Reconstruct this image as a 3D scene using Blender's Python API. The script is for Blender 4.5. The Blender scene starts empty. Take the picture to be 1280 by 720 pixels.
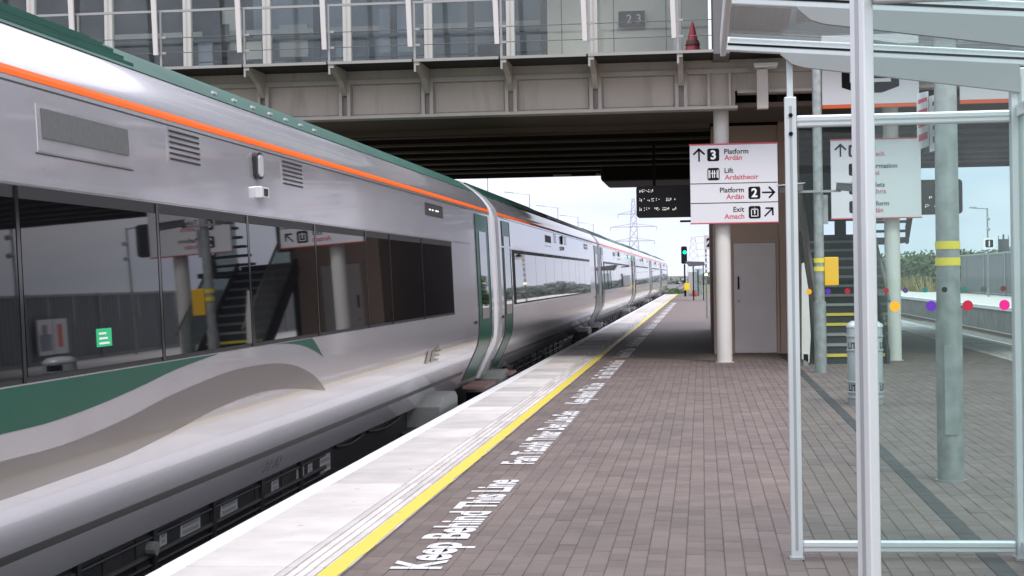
import bpy, math, random
from mathutils import Vector, Matrix
random.seed(11)
R = math.radians
sc = bpy.context.scene
col = sc.collection

# ------------------------------------------------------------------ camera
cam_d = bpy.data.cameras.new('camera'); cam = bpy.data.objects.new('camera', cam_d); col.objects.link(cam)
cam_d.sensor_width = 36; cam_d.lens = 2050 / 1280 * 36; cam_d.clip_start = .05; cam_d.clip_end = 6000
TH, PH, RO = .1152159, -.0063840, .0165
fw = Vector((-math.sin(TH) * math.cos(PH), math.cos(TH) * math.cos(PH), math.sin(PH)))
rt = Vector((math.cos(TH), math.sin(TH), 0)); up = rt.cross(fw)
r2 = rt * math.cos(RO) - up * math.sin(RO); u2 = up * math.cos(RO) + rt * math.sin(RO)
M4 = Matrix((r2, u2, -fw)).transposed().to_4x4(); M4.translation = (0, 0, 1.55)
cam.matrix_world = M4
sc.camera = cam

# ------------------------------------------------------------------ sky, sun, exposure
SUN_EL, SUN_AZ = R(48), R(150)          # azimuth clockwise from +Y: behind the camera, to the right
w = bpy.data.worlds.new('World'); sc.world = w; w.use_nodes = True
nt = w.node_tree; N = nt.nodes; L = nt.links; N.clear()
wo = N.new('ShaderNodeOutputWorld'); bg = N.new('ShaderNodeBackground'); bg.inputs['Strength'].default_value = .1
sky = N.new('ShaderNodeTexSky'); sky.sky_type = 'NISHITA'; sky.sun_disc = False
sky.sun_elevation = SUN_EL; sky.sun_rotation = SUN_AZ; sky.dust_density = 2.5
tc = N.new('ShaderNodeTexCoord'); mp = N.new('ShaderNodeMapping'); mp.inputs['Scale'].default_value = (1.2, 1.2, 4.5)
no = N.new('ShaderNodeTexNoise'); no.inputs['Scale'].default_value = 1.7; no.inputs['Detail'].default_value = 6; no.inputs['Roughness'].default_value = .55
cr = N.new('ShaderNodeValToRGB')
cr.color_ramp.elements[0].position = .34; cr.color_ramp.elements[0].color = (.58, .65, .84, 1)
cr.color_ramp.elements[1].position = .62; cr.color_ramp.elements[1].color = (1, .975, 1.05, 1)
sc_ = N.new('ShaderNodeVectorMath'); sc_.operation = 'SCALE'; sc_.inputs['Scale'].default_value = 6
mx = N.new('ShaderNodeMix'); mx.data_type = 'RGBA'; mx.inputs[0].default_value = .93
L.new(tc.outputs['Generated'], mp.inputs['Vector']); L.new(mp.outputs[0], no.inputs['Vector']); L.new(no.outputs[0], cr.inputs[0])
sx = N.new('ShaderNodeSeparateXYZ'); L.new(tc.outputs['Generated'], sx.inputs[0])
el = N.new('ShaderNodeMapRange'); el.inputs[1].default_value = 0; el.inputs[2].default_value = 1; el.inputs[3].default_value = 8.6; el.inputs[4].default_value = 18.0   # overcast luminance, horizon to zenith
L.new(sx.outputs['Z'], el.inputs[0]); L.new(el.outputs[0], sc_.inputs['Scale'])
L.new(cr.outputs[0], sc_.inputs[0]); L.new(sky.outputs[0], mx.inputs[6]); L.new(sc_.outputs[0], mx.inputs[7])
L.new(mx.outputs[2], bg.inputs['Color']); L.new(bg.outputs[0], wo.inputs[0])
sd = bpy.data.lights.new('sun', 'SUN'); sd.energy = 1.2; sd.angle = R(14); sd.color = (1, .96, .9)
sun = bpy.data.objects.new('sun', sd); col.objects.link(sun)
sdir = Vector((math.sin(SUN_AZ) * math.cos(SUN_EL), math.cos(SUN_AZ) * math.cos(SUN_EL), math.sin(SUN_EL)))
sun.rotation_euler = sdir.to_track_quat('Z', 'Y').to_euler(); sun.location = sdir * 60
vs = sc.view_settings; vs.view_transform = 'Standard'; vs.look = 'None'; vs.exposure = .66; vs.gamma = 1; vs.use_curve_mapping = False
sc.cycles.max_bounces = 10; sc.cycles.transparent_max_bounces = 16

# ------------------------------------------------------------------ materials
MATS = {}
def mat(name, c, rough=.6, metal=0., var=0., vs_=4., bump=0., bs=60., coat=0., emit=None, spec=.5, stain=0., stainc=(.03, .03, .03), gum=0., rnd=0., stretch=(1, 1, 1)):
    if name in MATS: return MATS[name]
    m = bpy.data.materials.new(name); m.use_nodes = True; t = m.node_tree; n = t.nodes; l = t.links
    b = n['Principled BSDF']; c4 = (*c, 1)
    b.inputs['Base Color'].default_value = c4; b.inputs['Roughness'].default_value = rough; b.inputs['Metallic'].default_value = metal
    b.inputs['Specular IOR Level'].default_value = spec
    b.inputs['Coat Weight'].default_value = coat; b.inputs['Coat Roughness'].default_value = .06
    if emit: b.inputs['Emission Color'].default_value = (*emit[0], 1); b.inputs['Emission Strength'].default_value = emit[1]
    g = n.new('ShaderNodeNewGeometry'); mpn = n.new('ShaderNodeMapping'); mpn.inputs['Scale'].default_value = stretch
    l.new(g.outputs['Position'], mpn.inputs['Vector'])
    last = None
    if var or rnd:
        hs = n.new('ShaderNodeHueSaturation'); hs.inputs['Color'].default_value = c4
        a = n.new('ShaderNodeTexNoise'); a.inputs['Scale'].default_value = vs_; a.inputs['Detail'].default_value = 5; l.new(mpn.outputs[0], a.inputs['Vector'])
        mr = n.new('ShaderNodeMapRange'); mr.inputs[1].default_value = .3; mr.inputs[2].default_value = .7
        mr.inputs[3].default_value = 1 - var; mr.inputs[4].default_value = 1 + var; l.new(a.outputs[0], mr.inputs[0]); vv = mr.outputs[0]
        if rnd:
            oi = n.new('ShaderNodeObjectInfo'); ad = n.new('ShaderNodeMath'); ad.operation = 'ADD'; l.new(oi.outputs['Random'], ad.inputs[0]); l.new(g.outputs['Random Per Island'], ad.inputs[1])
            fr = n.new('ShaderNodeMath'); fr.operation = 'FRACT'; l.new(ad.outputs[0], fr.inputs[0])
            m2 = n.new('ShaderNodeMapRange'); m2.inputs[3].default_value = 1 - rnd; m2.inputs[4].default_value = 1 + rnd; l.new(fr.outputs[0], m2.inputs[0])
            mu = n.new('ShaderNodeMath'); mu.operation = 'MULTIPLY'; l.new(vv, mu.inputs[0]); l.new(m2.outputs[0], mu.inputs[1]); vv = mu.outputs[0]
        l.new(vv, hs.inputs['Value']); last = hs.outputs[0]
    if stain:
        a = n.new('ShaderNodeTexNoise'); a.inputs['Scale'].default_value = vs_ * 1.7; a.inputs['Detail'].default_value = 8; a.inputs['Roughness'].default_value = .7; l.new(mpn.outputs[0], a.inputs['Vector'])
        r = n.new('ShaderNodeMapRange'); r.inputs[1].default_value = .52; r.inputs[2].default_value = .72; r.inputs[4].default_value = stain; l.new(a.outputs[0], r.inputs[0])
        mi = n.new('ShaderNodeMix'); mi.data_type = 'RGBA'; l.new(r.outputs[0], mi.inputs[0]); mi.inputs[7].default_value = (*stainc, 1)
        if last: l.new(last, mi.inputs[6])
        else: mi.inputs[6].default_value = c4
        last = mi.outputs[2]
    if gum:          # trodden-in spots
        vo = n.new('ShaderNodeTexVoronoi'); vo.inputs['Scale'].default_value = 3.1; vo.inputs['Randomness'].default_value = 1; l.new(g.outputs['Position'], vo.inputs['Vector'])
        r = n.new('ShaderNodeMapRange'); r.inputs[1].default_value = .075; r.inputs[2].default_value = .055; r.inputs[4].default_value = gum; l.new(vo.outputs['Distance'], r.inputs[0])
        mi = n.new('ShaderNodeMix'); mi.data_type = 'RGBA'; l.new(r.outputs[0], mi.inputs[0]); mi.inputs[7].default_value = (.05, .045, .043, 1); l.new(last, mi.inputs[6]); last = mi.outputs[2]
    if last: l.new(last, b.inputs['Base Color'])
    if bump:
        a = n.new('ShaderNodeTexNoise'); a.inputs['Scale'].default_value = bs; a.inputs['Detail'].default_value = 4; l.new(mpn.outputs[0], a.inputs['Vector'])
        bu = n.new('ShaderNodeBump'); bu.inputs['Strength'].default_value = bump; bu.inputs['Distance'].default_value = .02; l.new(a.outputs[0], bu.inputs['Height']); l.new(bu.outputs[0], b.inputs['Normal'])
    MATS[name] = m; return m

def glass(name, tint, dirt_haze=.06, rough=.01, ior=1.5, dc=(.7, .75, .75)):
    m = bpy.data.materials.new(name); m.use_nodes = True; t = m.node_tree; n = t.nodes; l = t.links; n.clear()
    o = n.new('ShaderNodeOutputMaterial'); tr = n.new('ShaderNodeBsdfTransparent'); tr.inputs[0].default_value = (*tint, 1)
    gl = n.new('ShaderNodeBsdfGlossy'); gl.inputs['Roughness'].default_value = rough
    df = n.new('ShaderNodeBsdfDiffuse'); df.inputs[0].default_value = (*dc, 1)
    fr = n.new('ShaderNodeFresnel')
    g = n.new('ShaderNodeNewGeometry'); mi = n.new('ShaderNodeMapRange'); mi.inputs[3].default_value = ior; mi.inputs[4].default_value = 1 / ior; l.new(g.outputs['Backfacing'], mi.inputs[0]); l.new(mi.outputs[0], fr.inputs[0])
    a = n.new('ShaderNodeTexNoise'); a.inputs['Scale'].default_value = 2.5; a.inputs['Detail'].default_value = 6; l.new(g.outputs['Position'], a.inputs['Vector'])
    r = n.new('ShaderNodeMapRange'); r.inputs[1].default_value = .35; r.inputs[2].default_value = .75; r.inputs[3].default_value = dirt_haze * .5; r.inputs[4].default_value = dirt_haze * 1.5; l.new(a.outputs[0], r.inputs[0])  # thin dirt film, with a washed-out haze put into its pale colour
    m1 = n.new('ShaderNodeMixShader'); l.new(r.outputs[0], m1.inputs[0]); l.new(tr.outputs[0], m1.inputs[1]); l.new(df.outputs[0], m1.inputs[2])
    m2 = n.new('ShaderNodeMixShader'); l.new(fr.outputs[0], m2.inputs[0]); l.new(m1.outputs[0], m2.inputs[1]); l.new(gl.outputs[0], m2.inputs[2])
    l.new(m2.outputs[0], o.inputs[0]); MATS[name] = m; return m

def worn_paint(name, c, wear=.5, rough=.6):
    m = bpy.data.materials.new(name); m.use_nodes = True; t = m.node_tree; n = t.nodes; l = t.links
    b = n['Principled BSDF']; b.inputs['Base Color'].default_value = (*c, 1); b.inputs['Roughness'].default_value = rough
    o = n['Material Output']; tr = n.new('ShaderNodeBsdfTransparent'); g = n.new('ShaderNodeNewGeometry')
    a = n.new('ShaderNodeTexNoise'); a.inputs['Scale'].default_value = 9; a.inputs['Detail'].default_value = 9; a.inputs['Roughness'].default_value = .75; l.new(g.outputs['Position'], a.inputs['Vector'])
    r = n.new('ShaderNodeMapRange'); r.inputs[1].default_value = .60; r.inputs[2].default_value = .68; r.inputs[4].default_value = wear; l.new(a.outputs[0], r.inputs[0])
    x = n.new('ShaderNodeMixShader'); l.new(r.outputs[0], x.inputs[0]); l.new(b.outputs[0], x.inputs[1]); l.new(tr.outputs[0], x.inputs[2]); l.new(x.outputs[0], o.inputs[0])
    MATS[name] = m; return m

def jointed(name):
    m = MATS[name]; t = m.node_tree; n = t.nodes; l = t.links; o = n['Material Output']; src = o.inputs[0].links[0].from_socket
    g = n.new('ShaderNodeNewGeometry'); sp = n.new('ShaderNodeSeparateXYZ'); l.new(g.outputs['Position'], sp.inputs[0])
    a = n.new('ShaderNodeMath'); a.operation = 'ADD'; a.inputs[1].default_value = 1.895 + .105 / 2; l.new(sp.outputs[0], a.inputs[0])
    b = n.new('ShaderNodeMath'); b.operation = 'PINGPONG'; b.inputs[1].default_value = .0525; l.new(a.outputs[0], b.inputs[0])
    c = n.new('ShaderNodeMath'); c.operation = 'GREATER_THAN'; c.inputs[1].default_value = .0525 - .0015; l.new(b.outputs[0], c.inputs[0])
    x = n.new('ShaderNodeMixShader'); tr = n.new('ShaderNodeBsdfTransparent'); l.new(c.outputs[0], x.inputs[0]); l.new(src, x.inputs[1]); l.new(tr.outputs[0], x.inputs[2]); l.new(x.outputs[0], o.inputs[0])

def brick_mat(name, c1, c2, cm):
    m = bpy.data.materials.new(name); m.use_nodes = True; t = m.node_tree; n = t.nodes; l = t.links; b = n['Principled BSDF']
    g = n.new('ShaderNodeNewGeometry'); mpn = n.new('ShaderNodeMapping'); mpn.inputs['Rotation'].default_value = (0, 0, R(90)); l.new(g.outputs['Position'], mpn.inputs['Vector'])
    k = n.new('ShaderNodeTexBrick'); k.inputs['Scale'].default_value = 1; k.inputs['Brick Width'].default_value = .21; k.inputs['Row Height'].default_value = .105; k.inputs['Mortar Size'].default_value = .003
    k.inputs['Color1'].default_value = (*c1, 1); k.inputs['Color2'].default_value = (*c2, 1); k.inputs['Mortar'].default_value = (*cm, 1)
    l.new(mpn.outputs[0], k.inputs['Vector']); l.new(k.outputs['Color'], b.inputs['Base Color']); b.inputs['Roughness'].default_value = .8
    MATS[name] = m; return m

mat('train_silver', (.60, .588, .625), .24, .64, var=.05, vs_=.8, coat=.55, bump=.03, bs=1.6, stain=.3, stainc=(.30, .275, .25), stretch=(1, .5, 1))
mat('train_green', (.003, .07, .043), .3, 0, spec=.35, coat=.1, var=.08, vs_=2)
mat('train_roof_green', (.011, .07, .048), .55, 0, spec=.3, var=.2, vs_=1.5)
mat('train_orange', (.88, .13, .004), .5, 0, spec=.3)
mat('train_taupe', (.235, .215, .212), .3, .6, coat=.2)
mat('train_dark_line', (.035, .037, .035), .5, spec=.3)
mat('underframe', (.008, .008, .009), .5, 0, var=.3, vs_=5)
mat('train_glass', (.005, .005, .006), .02, 0, spec=.27, bump=.006, bs=1.1)
mat('black_rubber', (.012, .012, .012), .5)
mat('window_pillar', (.012, .012, .013), .12, spec=.25)
mat('grille', (.12, .125, .12), .5, .2, var=.1, vs_=30)
mat('light_trim', (.62, .62, .63), .3, .3, coat=.3)
mat('label_white', (.20, .205, .195), .6)
mat('label_print', (.12, .12, .13), .6)
mat('rust_brown', (.10, .05, .045), .7, var=.2)
mat('paver', (.143, .111, .098), .85, var=.14, vs_=1.1, rnd=.13, bump=.2, bs=130, stain=.35, stainc=(.075, .064, .06), gum=.5)
mat('paver_dark', (.04, .039, .04), .8, var=.15, vs_=3, rnd=.1)
mat('bedding', (.085, .068, .06), .95)
mat('slab', (.55, .515, .485), .8, var=.12, vs_=2.2, rnd=.17, gum=.35, bump=.15, bs=160, stain=.3, stainc=(.36, .33, .33))
mat('platform_side', (.22, .21, .2), .9, var=.2, vs_=2, stain=.4)
worn_paint('white_edge_paint', (.74, .725, .73), .3)
worn_paint('yellow_paint', (.66, .52, .07), .55)
worn_paint('white_letter_paint', (.64, .62, .61), .7); jointed('white_letter_paint')
brick_mat('paver_sheet', (.152, .118, .104), (.130, .101, .089), (.09, .072, .064))
mat('girder', (.46, .405, .36), .6, var=.06, vs_=1.2, stain=.5, stainc=(.22, .17, .13), stretch=(1.6, 1, .25))
mat('girder_edge', (.44, .405, .365), .55, var=.08, vs_=3)
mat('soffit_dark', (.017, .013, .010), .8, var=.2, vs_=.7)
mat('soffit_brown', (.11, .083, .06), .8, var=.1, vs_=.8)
mat('rail_steel', (.35, .345, .33), .35, .7)
mat('wire_dark', (.12, .12, .115), .4, .5)
mat('fin_white', (.55, .52, .50), .5)
mat('mullion', (.50, .50, .47), .5, .1)
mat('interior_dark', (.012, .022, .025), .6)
mat('interior_wall', (.78, .75, .64), .8, var=.05, vs_=1)
mat('interior_blue', (.30, .35, .40), .6, var=.25, vs_=.9)
mat('edge_grey', (.30, .29, .27), .5, .2)
mat('grey_cladding', (.13, .125, .125), .5)
mat('column_paint', (.62, .60, .56), .5, var=.04, vs_=2, stain=.12, stainc=(.4, .38, .34))
mat('tower_brown', (.38, .275, .21), .75, var=.06, vs_=1.2)
mat('door_grey', (.54, .49, .465), .6, var=.05, vs_=2)
mat('sign_white', (.66, .66, .68), .35)
mat('sign_bright', (.82, .82, .83), .35)
mat('sign_black', (.008, .008, .009), .6, spec=.15)
mat('sign_red', (.55, .06, .085), .4)
mat('sign_orange', (.80, .13, .02), .4)
mat('sign_back', (.30, .30, .31), .4, .4)
mat('aluminium', (.70, .72, .73), .35, .4, var=.03, vs_=3)
mat('alu_shade', (.42, .445, .45), .4, .5)
mat('arm_grey', (.33, .335, .34), .45, .1)
mat('galvanised', (.32, .345, .335), .45, .6, var=.22, vs_=9)
mat('yellow_band', (.75, .60, .02), .5)
mat('yellow_box', (.80, .46, .01), .5)
mat('bin_steel', (.38, .41, .42), .4, .4, var=.06, vs_=5)
mat('cone_red', (.26, .02, .03), .5)
mat('tread_grey', (.17, .165, .16), .7, var=.1, vs_=4)
mat('stair_dark', (.018, .027, .027), .7)
mat('nosing_yellow', (.60, .48, .05), .6, stain=.3, stainc=(.2, .18, .1), vs_=5)
mat('nosing_grey', (.24, .24, .23), .6)
mat('screen', (.012, .011, .012), .35)
mat('led', (.9, .9, .9), .5, emit=((1, .98, .94), .8))
mat('green_led', (.0, .5, .2), .4, emit=((.0, 1, .45), 3))
mat('glowing_sticker', (.02, .36, .14), .5, emit=((.02, .6, .2), .12))  # green panel on the window glass, a faint glow put into its colour
mat('ballast', (.13, .12, .115), .95, var=.35, vs_=14, bump=1, bs=22)
mat('rail_rust', (.13, .085, .065), .6, .4)
mat('rail_head', (.5, .5, .5), .3, .8)
mat('sleeper', (.24, .23, .215), .9, var=.15)
mat('earth', (.11, .115, .06), .95, var=.35, vs_=.15)
mat('grass_dry', (.30, .25, .13), .9, rnd=.35)
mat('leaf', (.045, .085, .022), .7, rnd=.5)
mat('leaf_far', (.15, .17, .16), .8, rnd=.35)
mat('bark', (.08, .06, .045), .9)
mat('fence_sheet', (.21, .225, .23), .45, .4, var=.05, vs_=1)
mat('fence_post', (.36, .375, .375), .5, .4)
mat('slate', (.09, .09, .10), .7)
mat('pylon_steel', (.40, .42, .47), .6)
mat('cabinet', (.34, .35, .36), .5)
mat('red_box', (.40, .02, .02), .5)
mat('lamp_on', (.9, .85, .6), .4, emit=((1, .85, .5), 1.2))
glass('shelter_glass', (.895, .953, .937), .014, ior=1.3)
glass('roof_glass', (.93, .965, .96), .03, ior=1.16)
glass('bridge_glass', (.92, .945, .94), .03, ior=1.5)
glass('stair_glass', (.75, .82, .8), .12)
for nm, c in dict(orange=(.95, .42, .01), purple=(.10, .02, .38), red=(.45, .005, .03), pink=(.75, .0, .22), teal=(.02, .25, .24), black=(.008, .012, .02), brown=(.22, .03, .02), grey=(.12, .14, .14), violet=(.10, .05, .18)).items():
    mat('dot_' + nm, c, .5)

# ------------------------------------------------------------------ mesh helpers
BASE = {}
class MB:
    def __init__(s): s.v = []; s.f = []
    def add(s, vs, fs):
        o = len(s.v); s.v += [tuple(v) for v in vs]; s.f += [tuple(i + o for i in f) for f in fs]; return s
    def box(s, x0, x1, y0, y1, z0, z1, m=None):
        vs = [Vector(p) for p in ((x0, y0, z0), (x1, y0, z0), (x1, y1, z0), (x0, y1, z0), (x0, y0, z1), (x1, y0, z1), (x1, y1, z1), (x0, y1, z1))]
        if m: vs = [m @ v for v in vs]
        return s.add(vs, [(0, 3, 2, 1), (4, 5, 6, 7), (0, 1, 5, 4), (1, 2, 6, 5), (2, 3, 7, 6), (3, 0, 4, 7)])
    def bar(s, p, q, wx, wz=None, upv=(0, 0, 1)):
        p, q = Vector(p), Vector(q); wz = wz or wx; d = q - p; ln = d.length; d.normalize()
        u = Vector(upv)
        if abs(d.dot(u)) > .98: u = Vector((0, 1, 0))
        a = d.cross(u).normalized(); b = a.cross(d)
        m = Matrix((a, d, b)).transposed().to_4x4(); m.translation = p
        return s.box(-wx / 2, wx / 2, 0, ln, -wz / 2, wz / 2, m)
    def cyl(s, p, q, r, r1=None, n=12, cap=True):
        p, q = Vector(p), Vector(q); r1 = r if r1 is None else r1; d = (q - p).normalized()
        u = Vector((0, 0, 1)) if abs(d.z) < .9 else Vector((1, 0, 0)); a = d.cross(u).normalized(); b = d.cross(a)
        vs = []
        for c, rr in ((p, r), (q, r1)):
            for i in range(n):
                t = 2 * math.pi * i / n; vs.append(c + (a * math.cos(t) + b * math.sin(t)) * rr)
        fs = [(i, (i + 1) % n, n + (i + 1) % n, n + i) for i in range(n)]
        if cap: fs += [tuple(range(n - 1, -1, -1)), tuple(range(n, 2 * n))]
        return s.add(vs, fs)
    def lathe(s, c, prof, n=24):
        c = Vector(c); vs = []; k = len(prof)
        for r, z in prof:
            for i in range(n):
                t = 2 * math.pi * i / n; vs.append(c + Vector((r * math.cos(t), r * math.sin(t), z)))
        fs = [(j * n + i, j * n + (i + 1) % n, (j + 1) * n + (i + 1) % n, (j + 1) * n + i) for j in range(k - 1) for i in range(n)]
        fs += [tuple(range(n - 1, -1, -1)), tuple(range((k - 1) * n, k * n))]
        return s.add(vs, fs)
    def prism(s, pts, fn, d0, d1):
        n = len(pts); vs = [fn(a, b, d0) for a, b in pts] + [fn(a, b, d1) for a, b in pts]
        return s.add(vs, [tuple(range(n - 1, -1, -1)), tuple(range(n, 2 * n))] + [(i, (i + 1) % n, n + (i + 1) % n, n + i) for i in range(n)])
    def build(s, name, m, parent=None, smooth=None, bevel=0, base=None):
        me = bpy.data.meshes.new(name)
        if parent is not None: b = BASE[parent.name]
        elif base is not None: b = Vector(base)
        else:
            xs = [v[0] for v in s.v]; ys = [v[1] for v in s.v]; zs = [v[2] for v in s.v]
            b = Vector(((min(xs) + max(xs)) / 2, (min(ys) + max(ys)) / 2, min(zs)))
        me.from_pydata([(v[0] - b.x, v[1] - b.y, v[2] - b.z) for v in s.v], [], s.f); me.update()
        me.materials.append(MATS[m])
        if smooth:
            me.shade_smooth(); me.set_sharp_from_angle(angle=R(smooth))
        o = bpy.data.objects.new(name, me); col.objects.link(o)
        if parent is not None: o.parent = parent
        else: o.location = b
        BASE[o.name] = b
        if bevel:
            bm = o.modifiers.new('bevel', 'BEVEL'); bm.width = bevel; bm.segments = 2; bm.limit_method = 'ANGLE'
        return o
def tag(o, label, cat, group=None):
    o['label'] = label; o['category'] = cat
    if group: o['group'] = group
    return o
def struct(o, label=None):
    o['kind'] = 'structure'
    if label: o['label'] = label
    return o
def thing(name, loc, label, cat, group=None):
    o = bpy.data.objects.new(name, None); col.objects.link(o); o.location = loc; BASE[o.name] = Vector(loc); o.empty_display_size = .2
    return tag(o, label, cat, group)
def copy_tree(o, parent=None):
    c = o.copy(); col.objects.link(c); c.parent = parent; BASE[c.name] = BASE[o.name]
    for ch in list(o.children): copy_tree(ch, c)
    return c
def B(*a, **k): return MB().box(*a, **k)

TXT = {}
def text_geo(s, weight=0.):
    k = (s, weight)
    if k in TXT: return TXT[k]
    cu = bpy.data.curves.new('t', 'FONT'); cu.body = s; cu.size = 1; cu.offset = weight; cu.resolution_u = 3
    o = bpy.data.objects.new('t', cu); col.objects.link(o)
    dg = bpy.context.evaluated_depsgraph_get(); me = bpy.data.meshes.new_from_object(o.evaluated_get(dg))
    v = [(p.co.x, p.co.y) for p in me.vertices]; f = [tuple(q.vertices) for q in me.polygons]
    bpy.data.objects.remove(o); bpy.data.curves.remove(cu); bpy.data.meshes.remove(me)
    TXT[k] = (v, f); return TXT[k]
CAP = max(p[1] for p in text_geo('H')[0])
def text(mb, s, fn, height, width=None, align='l', weight=0.):
    """fn(u, v) -> world point; u runs right from the anchor, v up from the baseline; height = cap height in metres"""
    v, f = text_geo(s, weight); k = height / CAP; x0 = min(p[0] for p in v); x1 = max(p[0] for p in v)
    kx = width / (x1 - x0) if width else k
    sh = -x0 if align == 'l' else (-x1 if align == 'r' else -(x0 + x1) / 2)
    mb.add([fn((p[0] + sh) * kx, p[1] * k) for p in v], f); return mb

# ------------------------------------------------------------------ setting: ground, platforms, tracks
struct(MB().add([(-2500, -600, -1.35), (2500, -600, -1.35), (2500, 4000, -1.35), (-2500, 4000, -1.35)], [(0, 1, 2, 3)]).build('ground', 'earth'), 'rough grassy ground around the railway')
struct(MB().add([(-12, -40, -1.12), (-2.9, -40, -1.12), (-2.9, 900, -1.12), (-12, 900, -1.12)], [(0, 1, 2, 3)]).build('ballast_bed', 'ballast'), 'grey stone ballast under the train')
struct(MB().add([(6.2, -40, -1.12), (12.6, -40, -1.12), (12.6, 900, -1.12), (6.2, 900, -1.12)], [(0, 1, 2, 3)]).build('ballast_bed', 'ballast'), 'grey stone ballast between the two platforms')

EDGE, XR = -2.97, 6.25
plat = B(EDGE + .06, XR - .06, -15, 135, -1.34, -.06).build('platform', 'platform_side'); struct(plat, 'island platform of brick pavers with pale slab edges')
Y_P0, Y_P1 = 4.2, 30.0
MB().add([(-1.895, -15, -.002), (XR - 1.08, -15, -.002), (XR - 1.08, Y_P0, -.002), (-1.895, Y_P0, -.002)], [(0, 1, 2, 3)]).build('paving', 'paver_sheet', plat)
MB().add([(-1.895, Y_P1, -.002), (XR - 1.08, Y_P1, -.002), (XR - 1.08, 135, -.002), (-1.895, 135, -.002)], [(0, 1, 2, 3)]).build('paving', 'paver_sheet', plat)
MB().add([(-1.92, Y_P0, -.0055), (XR - 1.08, Y_P0, -.0055), (XR - 1.08, Y_P1, -.0055), (-1.92, Y_P1, -.0055)], [(0, 1, 2, 3)]).build('bedding', 'bedding', plat)
# pavers: laid in long courses along the platform
BW, BL, G = .105, .21, .003
def brick_verts(cx, cy, dz=0, bl=BL):
    a = BW / 2 - G / 2; b = bl / 2 - G / 2; e = .004
    top = [(cx - a + e, cy - b + e, dz), (cx + a - e, cy - b + e, dz), (cx + a - e, cy + b - e, dz), (cx - a + e, cy + b - e, dz)]
    mid = [(cx - a, cy - b, dz - .004), (cx + a, cy - b, dz - .004), (cx + a, cy + b, dz - .004), (cx - a, cy + b, dz - .004)]
    bot = [(x, y, -.045) for x, y, z in mid]
    fs = [(0, 1, 2, 3)]
    for i in range(4):
        j = (i + 1) % 4; fs += [(4 + i, 4 + j, j, i), (8 + i, 8 + j, 4 + j, 4 + i)]
    return top + mid + bot, fs
xs = []
x = -1.895 + BW / 2
while x < XR - 1.1: xs.append(x); x += BW
pv, pf = brick_verts(0, 0)
pme = bpy.data.meshes.new('paver'); pme.from_pydata(pv, [], pf); pme.materials.append(MATS['paver'])
cells = []
for ci, x in enumerate(xs):
    dark = 1.43 < x < 1.62
    y = Y_P0 + (BL / 2 if ci % 2 else 0) + random.uniform(-.008, .008)
    while y < Y_P1 - .02:
        cells.append((x, y + BL / 2, dark)); y += BL
def in_view(x, y):
    px = 877 + x / y * 2050
    return -20 < px < 1290 and 343 + 1.55 * 2050 / y < 735
near = sorted([c for c in cells if in_view(c[0], c[1]) and not c[2] and c[0] < 1.4], key=lambda c: c[1])[:290]
nears = set(near); big = MB(); dk = MB()
for c in cells:
    dz = random.gauss(0, .0012)
    if c in nears:
        o = bpy.data.objects.new('paver', pme); col.objects.link(o); o.parent = plat
        bp = BASE[plat.name]; o.location = (c[0] - bp.x, c[1] - bp.y, dz - bp.z); o.rotation_euler = (random.gauss(0, .004), random.gauss(0, .008), random.gauss(0, .004))
    else:
        (dk if c[2] else big).add(*brick_verts(c[0], c[1], dz))
big.build('paver', 'paver', plat)['kind'] = 'stuff'
dk.build('drain_strip', 'paver_dark', plat)['kind'] = 'stuff'
B(1.435, 1.61, Y_P1, 135, -.02, .001).build('drain_strip', 'paver_dark', plat)
# edge slabs, coping, yellow line: both sides of the island
def slab_mesh(sgn):
    m = MB(); ln = .9 - .012; X = lambda d: sgn * d          # d = distance in from the platform edge
    def bx(d0, d1, z0, z1):
        a, b = sorted((X(d0), X(d1))); m.box(a, b, 0, ln, z0, z1)
    bx(.142, .70, -.07, 0); bx(.70, .925, -.07, -.016)
    for k in range(4): bx(.708 + k * .055, .708 + k * .055 + .042, -.018, .0)
    bx(.925, 1.05, -.07, 0)
    return m
def cop_mesh(sgn):
    a, b = sorted((0, sgn * .137)); return B(a, b, 0, .892, -.10, .0)
for sgn, xe, y0 in ((1, EDGE, -3), (-1, XR, 18)):
    sm = cm = None
    for k in range(150):
        y = y0 + k * .9
        if y > 134: break
        for nm, fn, mt in (('slab', slab_mesh, 'slab'), ('coping', cop_mesh, 'white_edge_paint')):
            if (sm if nm == 'slab' else cm) is None:
                o = fn(sgn).build(nm, mt, None, bevel=.006, base=(0, 0, 0))
                if nm == 'slab': sm = o
                else: cm = o
            else:
                src = sm if nm == 'slab' else cm; o = src.copy(); col.objects.link(o)
            o.parent = plat; bp = BASE[plat.name]; o.location = (xe - bp.x, y - bp.y, -bp.z + random.gauss(0, .001) - (.0 if nm == 'slab' else .002))
    if sgn < 0: continue
    d0, d1 = .938, 1.05
    a, b = sorted((xe + sgn * d0, xe + sgn * d1))
    yl = MB(); y = y0; seg = []
    while y < 134:
        e1 = random.gauss(0, .005); yl.v += [(a + random.gauss(0, .002), y, .004), (b + e1, y, .004)]; y += .21
    yl.f = [(2 * i, 2 * i + 1, 2 * i + 3, 2 * i + 2) for i in range(len(yl.v) // 2 - 1)]
    yl.build('yellow_line', 'yellow_paint', plat)
# dark base under the copings so the white edge stands over the track
y = 8.62; k = 0
while y < 90:
    s, ln = (('Keep Behind This Line', 3.82), ('Fan Taobh Thiar Den Líne Seo', 5.28))[k % 2]
    m = MB(); text(m, s, lambda u, v, y=y: (-1.415 - v, y + u, .005), .258, ln, weight=.03)
    m.build('painted_lettering', 'white_letter_paint', plat); y += ln + 1.06; k += 1

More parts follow.
